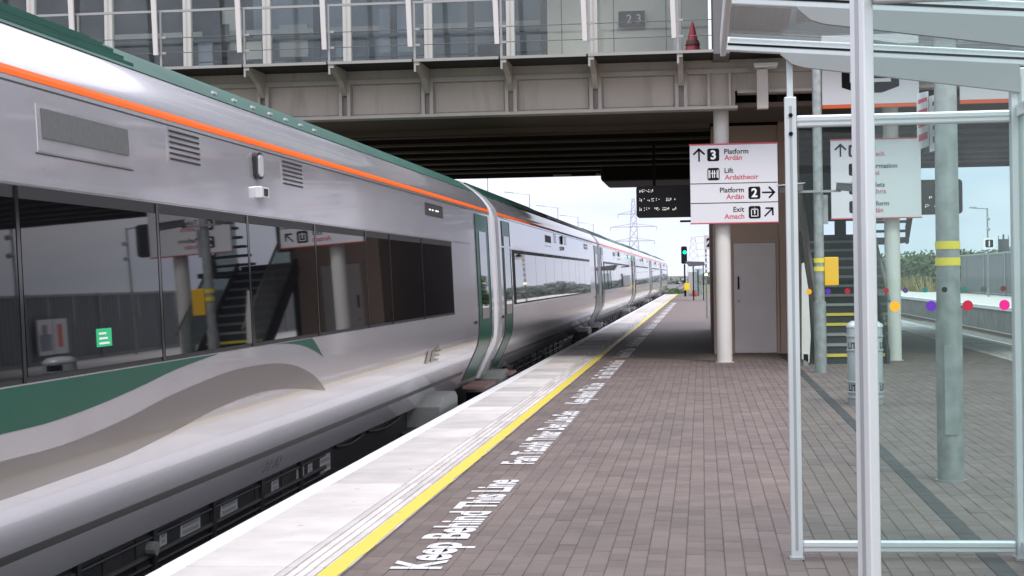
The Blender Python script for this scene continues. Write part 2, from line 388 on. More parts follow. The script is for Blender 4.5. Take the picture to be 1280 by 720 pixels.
opp = B(12.3, 17.6, 20, 260, -1.34, -.01).build('platform', 'platform_side'); struct(opp, 'opposite platform across the tracks with pale edge')
MB().add([(12.28, 20, .0), (17.6, 20, .0), (17.6, 260, .0), (12.28, 260, .0)], [(0, 1, 2, 3)]).build('paving', 'slab', opp)
B(12.22, 12.5, 20, 260, -.14, .006).build('coping', 'white_edge_paint', opp)

def track(xc, y0, y1, n_part, yp, label):
    t = MB()
    for s in (-1, 1):
        t.box(xc + s * .8 - .07, xc + s * .8 + .07, y0, y1, -1.075, -1.055); t.box(xc + s * .8 - .012, xc + s * .8 + .012, y0, y1, -1.055, -.95)
    o = t.build('railway_track', 'rail_rust'); struct(o, label)
    for s in (-1, 1): B(xc + s * .8 - .035, xc + s * .8 + .035, y0, y1, -.95, -.915).build('rail_head', 'rail_head', o)
    first = None; bp = BASE[o.name]
    for i in range(n_part):
        if first is None: first = q = B(-1.3, 1.3, -.125, .125, -1.14, -1.076).build('sleeper', 'sleeper', None, base=(0, 0, 0))
        else: q = first.copy(); col.objects.link(q)
        q.parent = o; q.location = (xc - bp.x, yp + i * .65 - bp.y, -bp.z)
track(7.75, -30, 600, 90, 30, 'railway track beside the near platform edge opposite the train')
track(10.85, -30, 600, 90, 30, 'railway track beside the far platform with the metal wall')
track(-4.45, -30, 600, 12, 0, 'railway track under the train')

# ------------------------------------------------------------------ train
PROF = [(.048, -3.345), (.15, -3.295), (.3, -3.222), (.45, -3.149), (.55, -3.101), (.62, -3.073), (.7, -3.056), (.8, -3.047), (.97, -3.042), (1.1, -3.04), (1.5, -3.053), (2.0, -3.07), (2.3, -3.083), (2.45, -3.09), (2.53, -3.10), (2.60, -3.125), (2.68, -3.18), (2.75, -3.24), (2.804, -3.30), (2.865, -3.38), (2.93, -3.47), (2.985, -3.56), (3.04, -3.68), (3.085, -3.82), (3.12, -3.98), (3.15, -4.2), (3.16, -4.45)]
XC = -4.45
def XF(z):
    for (z0, x0), (z1, x1) in zip(PROF, PROF[1:]):
        if z <= z1: return x0 + (x1 - x0) * max(0, (z - z0)) / (z1 - z0)
    return PROF[-1][1]
def interp(pts, y):
    if y <= pts[0][0]: return pts[0][1]
    for (a, p), (b, q) in zip(pts, pts[1:]):
        if y <= b: return p + (q - p) * (y - a) / (b - a)
    return pts[-1][1]
def smooth_i(pts, y):
    i = 0
    while i < len(pts) - 2 and y > pts[i + 1][0]: i += 1
    p = [pts[max(0, min(len(pts) - 1, j))] for j in (i - 1, i, i + 1, i + 2)]
    t = max(0, min(1, (y - p[1][0]) / (p[2][0] - p[1][0])))
    m1 = (p[2][1] - p[0][1]) / max(1e-6, p[2][0] - p[0][0]) * (p[2][0] - p[1][0]); m2 = (p[3][1] - p[1][1]) / max(1e-6, p[3][0] - p[1][0]) * (p[2][0] - p[1][0])
    return (2 * t**3 - 3 * t**2 + 1) * p[1][1] + (t**3 - 2 * t**2 + t) * m1 + (-2 * t**3 + 3 * t**2) * p[2][1] + (t**3 - t**2) * m2
def side_patch(mb, y0, y1, ztop, zbot, off, ny=1, nz=6, thick=.006):
    """a thin panel that follows the body side; ztop / zbot numbers or functions of y"""
    ft = ztop if callable(ztop) else (lambda y: ztop); fb = zbot if callable(zbot) else (lambda y: zbot)
    g = []
    for i in range(ny + 1):
        y = y0 + (y1 - y0) * i / ny; a, b = fb(y), ft(y)
        g.append([(y, a + (b - a) * j / nz) for j in range(nz + 1)])
    vs = [(XF(z) + off, y, z) for r in g for y, z in r]; n = nz + 1
    fs = [(i * n + j, (i + 1) * n + j, (i + 1) * n + j + 1, i * n + j + 1) for i in range(ny) for j in range(nz)]
    k = len(vs); vs += [(x - thick, y, z) for x, y, z in vs]
    for i in range(ny): fs += [(k + i * n, k + (i + 1) * n, (i + 1) * n, i * n), (i * n + nz, (i + 1) * n + nz, k + (i + 1) * n + nz, k + i * n + nz)]
    for j in range(nz): fs += [(j, j + 1, k + j + 1, k + j), (k + ny * n + j, k + ny * n + j + 1, ny * n + j + 1, ny * n + j)]
    return mb.add(vs, fs)
def shell(mb, y0, y1, prof, inset=0, cap=True, ny=1):
    ring = [(x - inset, z - (inset if z > 2.6 else 0)) for z, x in prof]
    full = ring + [(2 * XC - x, z) for x, z in reversed(ring[:-1])]
    n = len(full); vs = []
    for i in range(ny + 1):
        y = y0 + (y1 - y0) * i / ny; vs += [(x, y, z) for x, z in full]
    fs = [(i * n + j, (i + 1) * n + j, (i + 1) * n + (j + 1) % n, i * n + (j + 1) % n) for i in range(ny) for j in range(n)]
    if cap: fs += [tuple(range(n)), tuple(range(ny * n + n - 1, ny * n - 1, -1))]
    return mb.add(vs, fs)
ZG = 2.804
prof_low = [p for p in PROF if p[0] <= ZG + .001]
COACH_L, PITCH, YC0 = 24.1, 25.1, -.15
PANES = [(1.75, 3.28), (3.32, 5.16), (5.2, 7.05), (7.11, 8.97), (9.03, 10.83), (10.89, 12.78), (12.84, 14.76), (14.82, 15.93), (15.99, 17.80), (17.86, 19.97)]

def coach(label):
    Y0, Y1 = YC0, YC0 + COACH_L
    t = thing('train_coach', (XC, (Y0 + Y1) / 2, -.915), label, 'train coach', 'coaches of the train beside the platform')
    body = shell(MB(), Y0, Y1, PROF, ny=24).build('body', 'train_silver', t, smooth=35)
    # green roof skin, 6 mm proud, with long raised ribs
    ri = [(z, x) for z, x in PROF if z >= ZG - .001]
    m = MB(); ring = [(x + .006 * 0, z + .007) for z, x in ri]; full = ring + [(2 * XC - x, z) for x, z in reversed(ring[:-1])]; n = len(full)
    m.add([(x, Y0 + .02, z) for x, z in full] + [(x, Y1 - .02, z) for x, z in full], [(j, n + j, n + j + 1, j + 1) for j in range(n - 1)])
    rf = m.build('roof', 'train_roof_green', t, smooth=40)
    for zz in (2.84, 2.885, 2.93, 2.97, 3.01):
        xx = XF(zz); MB().bar((xx, Y0 + .1, zz + .012), (xx, Y1 - 14.5, zz + .012), .016, .018).build('roof_rib', 'train_roof_green', rf)
    for k in range(7): B(-3.385, -3.365, Y0 + 11.3 + k * .5, Y0 + 11.38 + k * .5, 2.868, 2.888).build('roof_clip', 'light_trim', rf)
    side_patch(MB(), Y0, Y1, 2.552, 2.507, .003, 1, 2).build('orange_stripe', 'train_orange', t)
    side_patch(MB(), Y0 + .2, Y1 - 2.3, 2.482, 2.474, .002, 1, 1).build('body_groove', 'train_dark_line', t)
    side_patch(MB(), Y0, Y1 - 2, .298, .248, .003, 1, 2).build('skirt_line', 'train_dark_line', t)
    side_patch(MB(), Y0 + .2, Y1 - 2.2, 2.045, 2.015, .010, 1, 2, .02).build('drip_rail', 'train_silver', t, smooth=50)
    band = side_patch(MB(), Y0 + 1.6, 20.05, 2.005, 1.108, .004, 8, 10).build('window_band', 'black_rubber', t)
    for a, b in PANES:
        side_patch(MB(), a + Y0 - YC0, b, 1.945, 1.135, .010, 3, 8, .008).build('pane', 'train_glass', band, smooth=30)
    for (a, b), (c, d) in zip(PANES, PANES[1:]):
        side_patch(MB(), b + .012, c - .012, 2.0, 1.112, .011, 1, 6, .01).build('window_pillar', 'window_pillar', band)
    # small fittings on the upper side
    m = MB(); side_patch(m, 7.38, 8.64, 2.405, 2.18, .003, 4, 3).build('vent_frame', 'train_silver', t)
    side_patch(MB(), 7.35, 8.67, 2.172, 2.166, .004, 1, 1).build('vent_seam', 'train_dark_line', t)
    side_patch(MB(), 7.43, 8.60, 2.385, 2.245, .010, 4, 3).build('vent_grille', 'grille', t)
    for y0, y1, nl in ((9.32, 9.89, 6), (11.94, 12.53, 6)):
        lv = side_patch(MB(), y0 - .05, y1 + .05, 2.47, 2.25, .0012, 2, 3).build('louvre_panel', 'train_silver', t)
        for k in range(nl):
            z = 2.275 + k * .033; side_patch(MB(), y0, y1, z + .011, z, .006, 1, 1).build('louvre_slot', 'black_rubber', lv)
    m = MB(); pts = [(math.cos(a) * .09, math.sin(a) * .035 + (.06 if math.sin(a) > 0 else -.06)) for a in [i * math.pi / 10 for i in range(20)]]
    m.prism(pts, lambda a, b, d: (-3.085 + d, 11.2 + a, 2.36 + b), .0, .03); ml = m.build('marker_light', 'black_rubber', t)
    MB().prism([(a * .6, b * .8) for a, b in pts], lambda a, b, d: (-3.085 + d, 11.2 + a, 2.36 + b), .03, .04).build('lens', 'light_trim', ml)
    bx = B(-3.085, -3.03, 11.14, 11.34, 2.135, 2.215).build('door_indicator', 'light_trim', t, bevel=.006)
    B(-3.03, -3.024, 11.2, 11.29, 2.15, 2.2).build('lens', 'black_rubber', bx)
    ds = side_patch(MB(), 18.25, 19.5, 2.415, 2.275, .006, 2, 2).build('route_display', 'screen', t)
    m = MB()
    for a in (18.5, 18.58, 18.72, 18.95, 19.03, 19.12): side_patch(m, a, a + random.uniform(.03, .06), 2.352, 2.335, .009, 1, 1, .001)
    m.build('display_dots', 'led', ds)
    # end doors, painted green, with narrow panes
    for a, b in ((22.28, 23.62), (Y0 + .36, Y0 + 1.35)):
        d = side_patch(MB(), a, b, 2.44, .13, .007, 1, 24).build('door', 'train_green', t, smooth=40)
        side_patch(MB(), (a + b) / 2 - .36, (a + b) / 2 + .36, 2.2, .98, .012, 1, 8).build('pane', 'train_glass', d)
        for q in (a, b): side_patch(MB(), q - .012, q + .012, 2.44, .14, .011, 1, 24).build('door_edge', 'black_rubber', d)
        side_patch(MB(), a - .45, a - .2, .97, .93, .01, 1, 1).build('handle', 'black_rubber', d)
        st = B(-3.3, -2.99, a + .1, b - .05, .02, .06).build('step', 'rust_brown', t)
        B(-3.3, -3.02, a + .15, b - .1, -.25, -.21).build('step', 'rust_brown', t)
    # gangway bellows at the far end
    gw = shell(MB(), Y1 + .04, Y1 + .40, PROF, inset=.06).build('gangway', 'light_trim', t, smooth=35)
    shell(MB(), Y1 + .40, Y1 + .60, PROF, inset=.0).build('gangway_ridge', 'light_trim', gw, smooth=35)
    shell(MB(), Y1 + .60, Y1 + .96, PROF, inset=.06).build('gangway', 'grille', t, smooth=35)
    # underframe, equipment cases, bogies
    uf = B(XC - 1.1, -3.42, Y0 + .3, 14.85, -.55, .045).build('underframe', 'underframe', t)
    for a, b in ((7.3, 7.9), (9.0, 9.3), (9.55, 9.85), (12.2, 12.55), (13.0, 13.25)): B(-3.43, -3.412, a, b, -.5, -.0).build('recess', 'black_rubber', uf)
    MB().cyl((-3.42, 9.75, -.08), (-3.35, 9.75, -.08), .045).build('valve', 'grille', uf)
    for a, b, z0, z1 in ((8.2, 8.62, -.05, .06), (10.4, 10.82, -.06, .06), (11.3, 11.72, -.06, .06), (9.98, 10.12, -.04, .05), (12.68, 12.9, -.06, .045), (13.5, 13.75, -.08, .05), (13.9, 14.05, -.06, .03), (14.35, 14.75, -.11, .045)):
        lb = B(-3.418, -3.412, a, b, z0 - .07, z1 - .07).build('label_plate', 'label_white', uf)
        for r in range(2): B(-3.412, -3.410, a + .04, b - .04, z0 - .07 + (z1 - z0) * (.22 + .36 * r), z0 - .07 + (z1 - z0) * (.42 + .36 * r)).build('print', 'label_print', lb)
    for z, r in ((-.02, .012), (-.13, .018), (-.19, .01)): MB().cyl((-3.405, Y0 + .6, z), (-3.405, 14.5, z), r, n=8).build('pipe', 'underframe', uf)
    for k in range(11): B(-3.425, -3.385, Y0 + 1.2 + k * 1.25, Y0 + 1.26 + k * 1.25, -.3, .035).build('pipe_clip', 'underframe', uf)
    for ya, yb_, dz in ((15.0, 16.3, .04), (16.5, 18.4, .05)):
        cbl = MB(); pp = [(-3.42, ya + (yb_ - ya) * i / 8, .0 - dz * math.sin(math.pi * i / 8)) for i in range(9)]
        for p, q in zip(pp, pp[1:]): cbl.cyl(p, q, .016, n=6)
        cbl.build('cable', 'underframe', uf)
    B(XC - 1, -3.45, 14.85, Y1 - .2, -.45, .05).build('underframe', 'underframe', t)
    for yb in (Y0 + 3.2, Y1 - 3.6):
        bf = B(-3.46, -3.30, yb - 1.9, yb + 1.9, -.55, -.18).build('bogie_frame', 'underframe', t, bevel=.03)
        for dy in (-1.25, 1.25):
            for s in (-1, 1): MB().cyl((XC + s * .75, yb + dy, -.47), (XC + s * .87, yb + dy, -.47), .44, n=24).build('wheel', 'rail_rust', bf)
            MB().cyl((-3.31, yb + dy, -.45), (-3.2, yb + dy, -.45), .13, n=16).build('axle_box', 'underframe', bf)
        MB().cyl((-3.36, yb - .2, -.5), (-3.36, yb - .2, .05), .12, n=16).build('spring', 'underframe', bf)
    def case(y, ln, top, name, mm):
        m = MB(); pts = [(0, -.2), (ln, -.2), (ln, top - .06), (ln - .18, top), (.25, top), (0, top - .1)]
        m.prism(pts, lambda a, b, d: (d, y + a, b), -3.6, -3.05); return m.build(name, mm, t, bevel=.012)
    case(18.9, 1.35, .16, 'damper_case', 'grille')
    cs = case(Y1 + 1.05 - .15, .9, .12, 'damper_case', 'grille')
    return t
c0 = coach('nearest silver train coach with green and taupe wave, ending just short of the footbridge')
labels = ['second silver coach, standing under the footbridge', 'third silver coach, first one wholly beyond the footbridge', 'fourth silver coach in line beyond the footbridge', 'fifth silver coach, last but one of the train', 'last silver coach at the far end of the train']
for i, lb in enumerate(labels):
    c = copy_tree(c0); c.location.y += PITCH * (i + 1); c['label'] = lb
# wave livery, numbers and window sticker belong to the near coach only
gt = [(2.2, 1.095), (4, 1.1), (6.83, 1.1), (10.06, 1.1)]; gb = [(2.2, .95), (4, .91), (6.0, .895), (6.83, .904), (7.34, .907), (7.94, .937), (8.62, .991), (9.21, 1.048), (9.92, 1.092), (10.06, 1.099)]
side_patch(MB(), 2.2, 10.06, lambda y: 1.1, lambda y: smooth_i(gb, y), .003, 40, 4).build('green_wave', 'train_green', c0, smooth=40)
side_patch(MB(), 11.45, 12.95, lambda y: 1.1 - max(0, y - 12.6) * .45, lambda y: 1.098 - .16 * max(0, (y - 11.45) / 1.5) ** 2.2, .003, 20, 3).build('green_tip', 'train_green', c0, smooth=40)
t1 = [(1.5, .86), (4, .80), (6.84, .785), (7.54, .785), (8.38, .834), (8.98, .893), (9.56, .935), (10.35, .975), (11.25, .972), (11.96, .926), (12.57, .824), (12.87, .742), (13.1, .662)]
t2 = [(1.5, .72), (4, .63), (6.86, .607), (7.56, .615), (8.41, .632), (9.23, .69), (10.07, .755), (11.09, .785), (12.0, .745), (12.9, .67), (13.1, .655)]
side_patch(MB(), 1.5, 13.1, lambda y: smooth_i(t1, y), lambda y: smooth_i(t2, y), .003, 60, 8).build('taupe_wave', 'train_taupe', c0, smooth=40)
st = side_patch(MB(), 7.97, 8.18, 1.325, 1.233, .013, 1, 1).build('window_sticker', 'glowing_sticker', c0)
m = MB()
for k in range(3): side_patch(m, 8.0, 8.10 + .02 * k, 1.305 - k * .025, 1.295 - k * .025, .0145, 1, 1, .001)
m.build('sticker_print', 'sign_bright', st)
for tx_, y_ in (('22', 12.05), ('02', 12.33)):
    m = MB(); text(m, tx_, lambda u, v: (XF(.11 + v) + .008, y_ + u, .11 + v), .085, .22, weight=.01); m.build('coach_number', 'label_print', c0)
m = MB(); text(m, 'IÉ', lambda u, v: (XF(.6 + v) + .014, 18.0 + u + v * .3, .6 + v), .13, .9, weight=.02); m.build('operator_mark', 'train_taupe', c0)

# ------------------------------------------------------------------ footbridge
fb = thing('footbridge', (0, 28.5, 0), 'wide steel footbridge spanning the tracks, pale girder and glazed concourse above', 'footbridge')
YF, YB = 28.5, 47.0; XL = -22.0
ZB, ZD = 4.42, 5.2
def fbp(mb, name, m, parent=fb, **k): return mb.build(name, m, parent, **k)
fbp(B(XL, .62, YF + .03, YF + .08, ZB + .02, 5.06), 'girder_web', 'girder')
fbp(B(.62, 20, YF + .03, YF + .08, 4.70, 5.06), 'girder_web', 'girder')
fbp(B(XL, .66, YF - .10, YF + .3, ZB - .03, ZB + .02), 'bottom_flange', 'girder_edge')
fbp(B(.66, 20, YF - .10, YF + .3, 4.65, 4.70), 'bottom_flange', 'girder')
fbp(B(XL, 20, YF - .06, YF + .1, 5.0, 5.08), 'top_flange', 'girder_edge')
fbp(B(XL, 20, YF - .03, YF + .12, 5.08, 5.234), 'fascia', 'girder')
POST = [-.40 - 1.477 * k for k in range(14)] + [2.55 + 1.477 * k for k in range(9)]
for k, x in enumerate(POST):
    for s in (-.075, .075):
        if x < .6: fbp(B(x + .1 + s - .03, x + .1 + s + .03, YF - .09, YF + .03, ZB + .02, 5.0), 'stiffener', 'girder_edge')
    # tapered bracket carrying the walkway edge
    m = MB(); m.prism([(27.40, 5.234), (27.40, 5.17), (28.05, 5.02), (YF - .07, 4.80), (YF - .07, 5.234)], lambda a, b, d: (x + .1 + d, a, b), -.045, .045); fbp(m, 'bracket', 'girder')
for k in range(14):   # web panels between stiffeners, slightly dished plates
    x0 = POST[k] + .1 - 1.477 + .13; x1 = POST[k] + .1 - .13
    fbp(B(x0, x1, YF + .012, YF + .03, ZB + .05, 4.985), 'web_panel', 'girder', bevel=.006)
fbp(B(-.2, .2, YF + .012, YF + .03, ZB + .05, 4.985), 'web_panel', 'girder', bevel=.006)
for x in (.17, .53): fbp(B(x - .02, x + .02, YF - .08, YF + .03, ZB + .02, 5.0), 'stiffener', 'girder_edge')
# walkway and deck
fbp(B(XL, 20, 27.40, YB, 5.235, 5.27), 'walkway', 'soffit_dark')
for k, x in enumerate(POST):
    if x < .5: fbp(B(x - 1.477 + .05, x + .02 if k else .62, 27.37, 27.40, 5.225, 5.272), 'walkway_edge', 'edge_grey')
fbp(B(.62, 20, 27.37, 27.40, 5.225, 5.272), 'walkway_edge', 'grey_cladding')
fbp(B(XL, 20, YF + .3, 31.7, ZB + .02, ZB + .10), 'soffit', 'soffit_brown')
fbp(B(XL, .2, 31.55, 31.8, ZB - .06, ZB + .02), 'soffit_lip', 'soffit_brown')
for y in (33.6, 35.6, 37.6, 39.6, 41.6, 43.6, 45.4):
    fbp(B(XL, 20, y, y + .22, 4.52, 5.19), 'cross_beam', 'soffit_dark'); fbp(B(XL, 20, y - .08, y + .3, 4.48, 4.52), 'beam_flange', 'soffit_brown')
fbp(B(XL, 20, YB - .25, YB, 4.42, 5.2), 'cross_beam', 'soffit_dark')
fbp(B(-2.7, .15, 44.8, 48.4, 4.14, 5.0), 'service_box', 'soffit_dark', bevel=.08)
for x, y in ((-4.1, 46), (-2.9, 46), (-.2, 40)): fbp(MB().bar((x, y, 4.4), (x + .5, y, 4.4), .08, .05), 'soffit_lamp', 'mullion')
# railing
rl = fbp(B(XL, .24, 27.415, 27.455, 6.215, 6.255), 'handrail', 'rail_steel')
for z in (5.515, 5.775): MB().cyl((XL, 27.43, z), (.24, 27.43, z), .0075, n=6).build('rail_wire', 'wire_dark', rl)
for x in POST:
    if x > .3: continue
    m = B(x + .05, x + .085, 27.405, 27.465, 5.06, 6.22)
    m.box(x + .04, x + .16, 27.40, 27.42, 5.49, 5.53); m.box(x + .04, x + .16, 27.40, 27.42, 5.76, 5.80)
    m.build('post', 'rail_steel', rl)
    f = MB(); f.prism([(x - .03, 5.47), (x + .045, 5.47), (x - .02, 8.4), (x - .13, 8.4)], lambda a, b, d: (a, d, b), 27.30, 27.35); f.build('fin', 'fin_white', rl)
# glazed concourse
YG = 29.4
for k in range(15):
    x = -.355 - 1.497 * k
    mu = fbp(B(x - .075, x + .075, YG - .08, YG + .06, 5.27, 9.6), 'mullion', 'mullion', bevel=.01)
    B(x - .012, x + .012, YG - .088, YG - .08, 5.25, 9.6).build('cover_strip', 'girder', mu)
    fbp(B(x - 1.497 + .078, x - .078, YG - .01, YG + .008, 5.30, 9.6), 'pane', 'bridge_glass')
fbp(B(-.28, .25, YG - .01, YG + .008, 5.30, 9.6), 'pane', 'bridge_glass')
fbp(B(XL, .3, YG - .06, YG + .06, 5.27, 5.30), 'sill', 'girder_edge')
fbp(B(XL, 20, YG - .6, YB, 9.6, 9.9), 'roof', 'grey_cladding')
fbp(B(.25, .52, 27.36, 30.5, 5.19, 9.6), 'end_pier', 'grey_cladding', bevel=.01)
fbp(B(.52, 20, 29.4, 29.5, 5.25, 9.6), 'side_wall', 'grey_cladding')
# things seen behind the glass
inn = fbp(B(-2.95, .2, 31.5, 31.6, 5.25, 9.6), 'inner_wall', 'interior_wall')
for x in (-2.6, -1.6, -.6): B(x - .006, x + .006, 31.49, 31.5, 5.3, 9.6).build('panel_joint', 'grille', inn)
m = B(-1.5, -1.0, 31.40, 31.44, 6.3, 6.6); sg = m.build('inner_sign', 'sign_black', inn)
text(MB(), '2 3', lambda u, v: (-1.35 + u, 31.395, 6.37 + v), .16).build('lettering', 'sign_white', sg)
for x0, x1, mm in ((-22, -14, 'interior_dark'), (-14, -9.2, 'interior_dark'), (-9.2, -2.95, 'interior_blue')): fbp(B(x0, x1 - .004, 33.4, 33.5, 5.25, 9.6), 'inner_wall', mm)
m = MB()
for x in (-9.9, -7.3, -5.8, -4.3, -2.9): m.box(x - .06, x + .06, 31.0, 31.1, 5.25, 8.3)
for x in (-10.2, -8.2, -6.2): m.box(x - .02, x + .02, 30.4, 30.43, 5.25, 6.1)
fbp(m, 'inner_posts', 'interior_dark')
for z, r in ((6.15, .035), (5.62, .014), (5.75, .014)): fbp(MB().cyl((-12, 30.42, z), (-2.9, 30.42, z), r, n=8), 'inner_rail', 'interior_dark')
fbp(B(-12, -3, 32.5, 32.55, 6.55, 6.66), 'inner_duct', 'mullion')
random.seed(5)
for k in range(12):
    x = random.uniform(-11, -3.4); z = random.uniform(5.3, 6.3); w_ = random.uniform(.3, .8)
    fbp(B(x, x + w_, 32.0 + k * .08, 32.05 + k * .08, z, z + random.uniform(.3, .9)), 'inner_panel', random.choice(['interior_blue', 'interior_dark', 'mullion', 'interior_wall', 'interior_blue']))
# columns carrying the bridge
for x in (.38, 3.29):
    cl = fbp(MB().cyl((x, 29.0, 0), (x, 29.0, 5.0), .133, n=32), 'column', 'column_paint', smooth=40)
    MB().cyl((x, 29.0, 0), (x, 29.0, .012), .17, n=32).build('base_plate', 'girder_edge', cl)
m = B(.98, 1.17, 28.1, 28.3, 4.34, 5.02); fbp(m, 'hanger', 'girder_edge', bevel=.01)
lt = fbp(B(.93, 1.33, 27.9, 28.3, 5.04, 5.09), 'soffit_light', 'mullion'); B(.95, 1.31, 27.92, 28.28, 5.03, 5.04).build('diffuser', 'sign_bright', lt)

cone = thing('traffic_cone', (-.09, 28.2, 5.27), 'red traffic cone standing on the footbridge walkway by the grey pier', 'traffic cone')
MB().lathe((-.09, 28.2, 5.27), [(.15, .03), (.145, .04), (.02, .58), (.012, .59)], 20).build('body', 'cone_red', cone, smooth=40)
MB().lathe((-.09, 28.2, 5.27), [(.125, .19), (.126, .195), (.105, .27), (.104, .275)], 20).build('band', 'rust_brown', cone, smooth=40)
B(-.25, .07, 28.04, 28.36, 5.27, 5.30).build('base', 'cone_red', cone, bevel=.01)

# ------------------------------------------------------------------ lift tower
lt = thing('lift_tower', (1.06, 34, 0), 'brown clad lift tower with grey metal door under the footbridge', 'building')
B(.225, 1.90, 32.05, 46.6, 0, 4.41).build('wall', 'tower_brown', lt)
fr = MB(); fr.box(.555, .61, 32.0, 32.05, 0, 2.2); fr.box(1.43, 1.485, 32.0, 32.05, 0, 2.2); fr.box(.61, 1.43, 32.0, 32.05, 2.145, 2.2); fr = fr.build('door_frame', 'tower_brown', lt)
dr = B(.618, 1.422, 32.015, 32.045, .02, 2.138).build('door', 'door_grey', lt)
B(.69, .72, 31.99, 32.015, 1.25, 1.5).build('handle', 'sign_black', dr)
MB().cyl((.705, 31.995, 1.02), (.705, 32.015, 1.02), .025).build('lock', 'sign_back', dr)
B(1.50, 1.9, 32.0, 32.05, 0, 5.1).build('corner_panel', 'tower_brown', lt)
MB().prism([(0, 2.85), (0, 3.6), (-.42, 3.6)], lambda a, b, d: (.225 + a, d, b), 34.5, 35.2).build('display_bracket', 'soffit_dark', lt)

# ------------------------------------------------------------------ wayfinding signs
def rrect(cx, cz, w, h, r, n=4):
    pts = []
    for sx, sz, a0 in ((1, 1, 0), (-1, 1, 90), (-1, -1, 180), (1, -1, 270)):
        for i in range(n + 1):
            a = R(a0 + 90 * i / n); pts.append((cx + sx * (w / 2 - r) + r * math.cos(a), cz + sz * (h / 2 - r) + r * math.sin(a)))
    return pts
class Face:
    """flat print on a board that faces -Y; u from left, v from the top, in fractions"""
    def __init__(s, x0, x1, z0, z1, y): s.x0, s.x1, s.z0, s.z1, s.y = x0, x1, z0, z1, y; s.W = x1 - x0; s.H = z1 - z0
    def p(s, u, v): return (s.x0 + u * s.W, s.z1 - v * s.H)
    def poly(s, pts, d=.003):
        m = MB(); m.prism(pts, lambda a, b, dd: (a, s.y - dd, b), 0, d); return m
    def text(s, t, u, v, h, align='l', w=.012, d=.003):
        x, z = s.p(u, v); return text(MB(), t, lambda a, b: (x + a, s.y - d, z + b), h * s.H, None, align, w)
    def arrow(s, u, v, size, ang):
        x, z = s.p(u, v); k = size * s.H / 2; t = .24; c, sn = math.cos(R(ang)), math.sin(R(ang)); m = MB()
        def tri(pts): m.prism([(x + (a * c - b * sn) * k, z + (a * sn + b * c) * k) for a, b in pts], lambda a, b, dd: (a, s.y - dd, b), 0, .003)
        tri([(-1, -t / 2), (.8, -t / 2), (.8, t / 2), (-1, t / 2)])
        tri([(1.02, 0), (.12, .92), (-.06, .74), (.62, 0)]); tri([(1.02, 0), (.62, 0), (-.06, -.74), (.12, -.92)])
        return m
def put(mb, name, m, parent): return mb.build(name, m, parent)
def icon(f, u0, v0, u1, v1, kind, par):
    (xa, za), (xb, zb) = f.p(u0, v0), f.p(u1, v1); cx, cz, w_, h_ = (xa + xb) / 2, (za + zb) / 2, xb - xa, za - zb
    o = put(f.poly(rrect(cx, cz, w_, h_, w_ * .16)), 'pictogram', 'sign_black', par); y = f.y - .006
    if kind in '23':
        text(MB(), kind, lambda a, b: (cx + a, y, cz - h_ * .33 + b), h_ * .66, None, 'c', .03).build('numeral', 'sign_bright', o)
    elif kind == 'lift':
        m = MB()
        for a in (-.30, -.08, .08, .30): m.box(cx + a * w_ - w_ * .035, cx + a * w_ + w_ * .035, y, y + .002, cz - h_ * .3, cz + h_ * .3)
        m.box(cx - w_ * .2, cx + w_ * .2, y, y + .002, cz + h_ * .02, cz + h_ * .1); m.box(cx - w_ * .42, cx - w_ * .37, y, y + .002, cz - h_ * .35, cz + h_ * .35); m.box(cx + w_ * .37, cx + w_ * .42, y, y + .002, cz - h_ * .35, cz + h_ * .35)
        m.build('print', 'sign_bright', o)
    elif kind == 'exit':
        m = MB(); q = .30
        m.box(cx - q * w_, cx - q * w_ + .06 * w_, y, y + .002, cz - .3 * h_, cz + .28 * h_); m.box(cx + q * w_ - .06 * w_, cx + q * w_, y, y + .002, cz - .3 * h_, cz + .28 * h_)
        m.box(cx - q * w_, cx + q * w_, y, y + .002, cz - .34 * h_, cz - .28 * h_); m.box(cx - q * w_, cx - .12 * w_, y, y + .002, cz + .22 * h_, cz + .28 * h_); m.box(cx + .12 * w_, cx + q * w_, y, y + .002, cz + .22 * h_, cz + .28 * h_)
        m.box(cx - .05 * w_, cx + .05 * w_, y, y + .002, cz - .15 * h_, cz + .3 * h_); m.prism([(cx - .15 * w_, cz + .18 * h_), (cx + .15 * w_, cz + .18 * h_), (cx, cz + .38 * h_)], lambda a, b, dd: (a, y + dd, b), 0, .002)
        m.build('print', 'sign_bright', o)
    elif kind == 'info':
        text(MB(), 'i', lambda a, b: (cx + a, y, cz - h_ * .33 + b), h_ * .66, None, 'c', .03).build('letter', 'sign_bright', o)
    elif kind == 'toilet':
        m = MB()
        for s in (-.17, .17): m.prism(rrect(cx + s * w_, cz + .22 * h_, .13 * w_, .13 * h_, .05 * w_), lambda a, b, dd: (a, y + dd, b), 0, .002); m.box(cx + s * w_ - .08 * w_, cx + s * w_ + .08 * w_, y, y + .002, cz - .3 * h_, cz + .12 * h_)
        m.box(cx - .01 * w_, cx + .01 * w_, y, y + .002, cz - .34 * h_, cz + .34 * h_); m.build('print', 'sign_bright', o)
    return o
def board(name, x0, x1, z0, z1, y, label, cat, group=None, clampx=None):
    t = thing(name, ((x0 + x1) / 2, y, z0), label, cat, group)
    B(x0, x1, y, y + .07, z0, z1).build('panel', 'sign_white', t, bevel=.006)
    for za, zb in ((z1, z1 + .022), (z0 - .016, z0)): B(x0 - .012, x1 + .012, y - .008, y + .08, za, zb).build('red_trim', 'sign_red', t)
    if clampx is not None:
        m = MB()
        for z in (z0 + .3, z1 - .3): m.box(clampx - .16, clampx + .16, y + .07, y + .16, z - .04, z + .04)
        m.build('bracket', 'sign_back', t)
    return t, Face(x0, x1, z0, z1, y)
YS = 28.72
kx = YS / 28.5
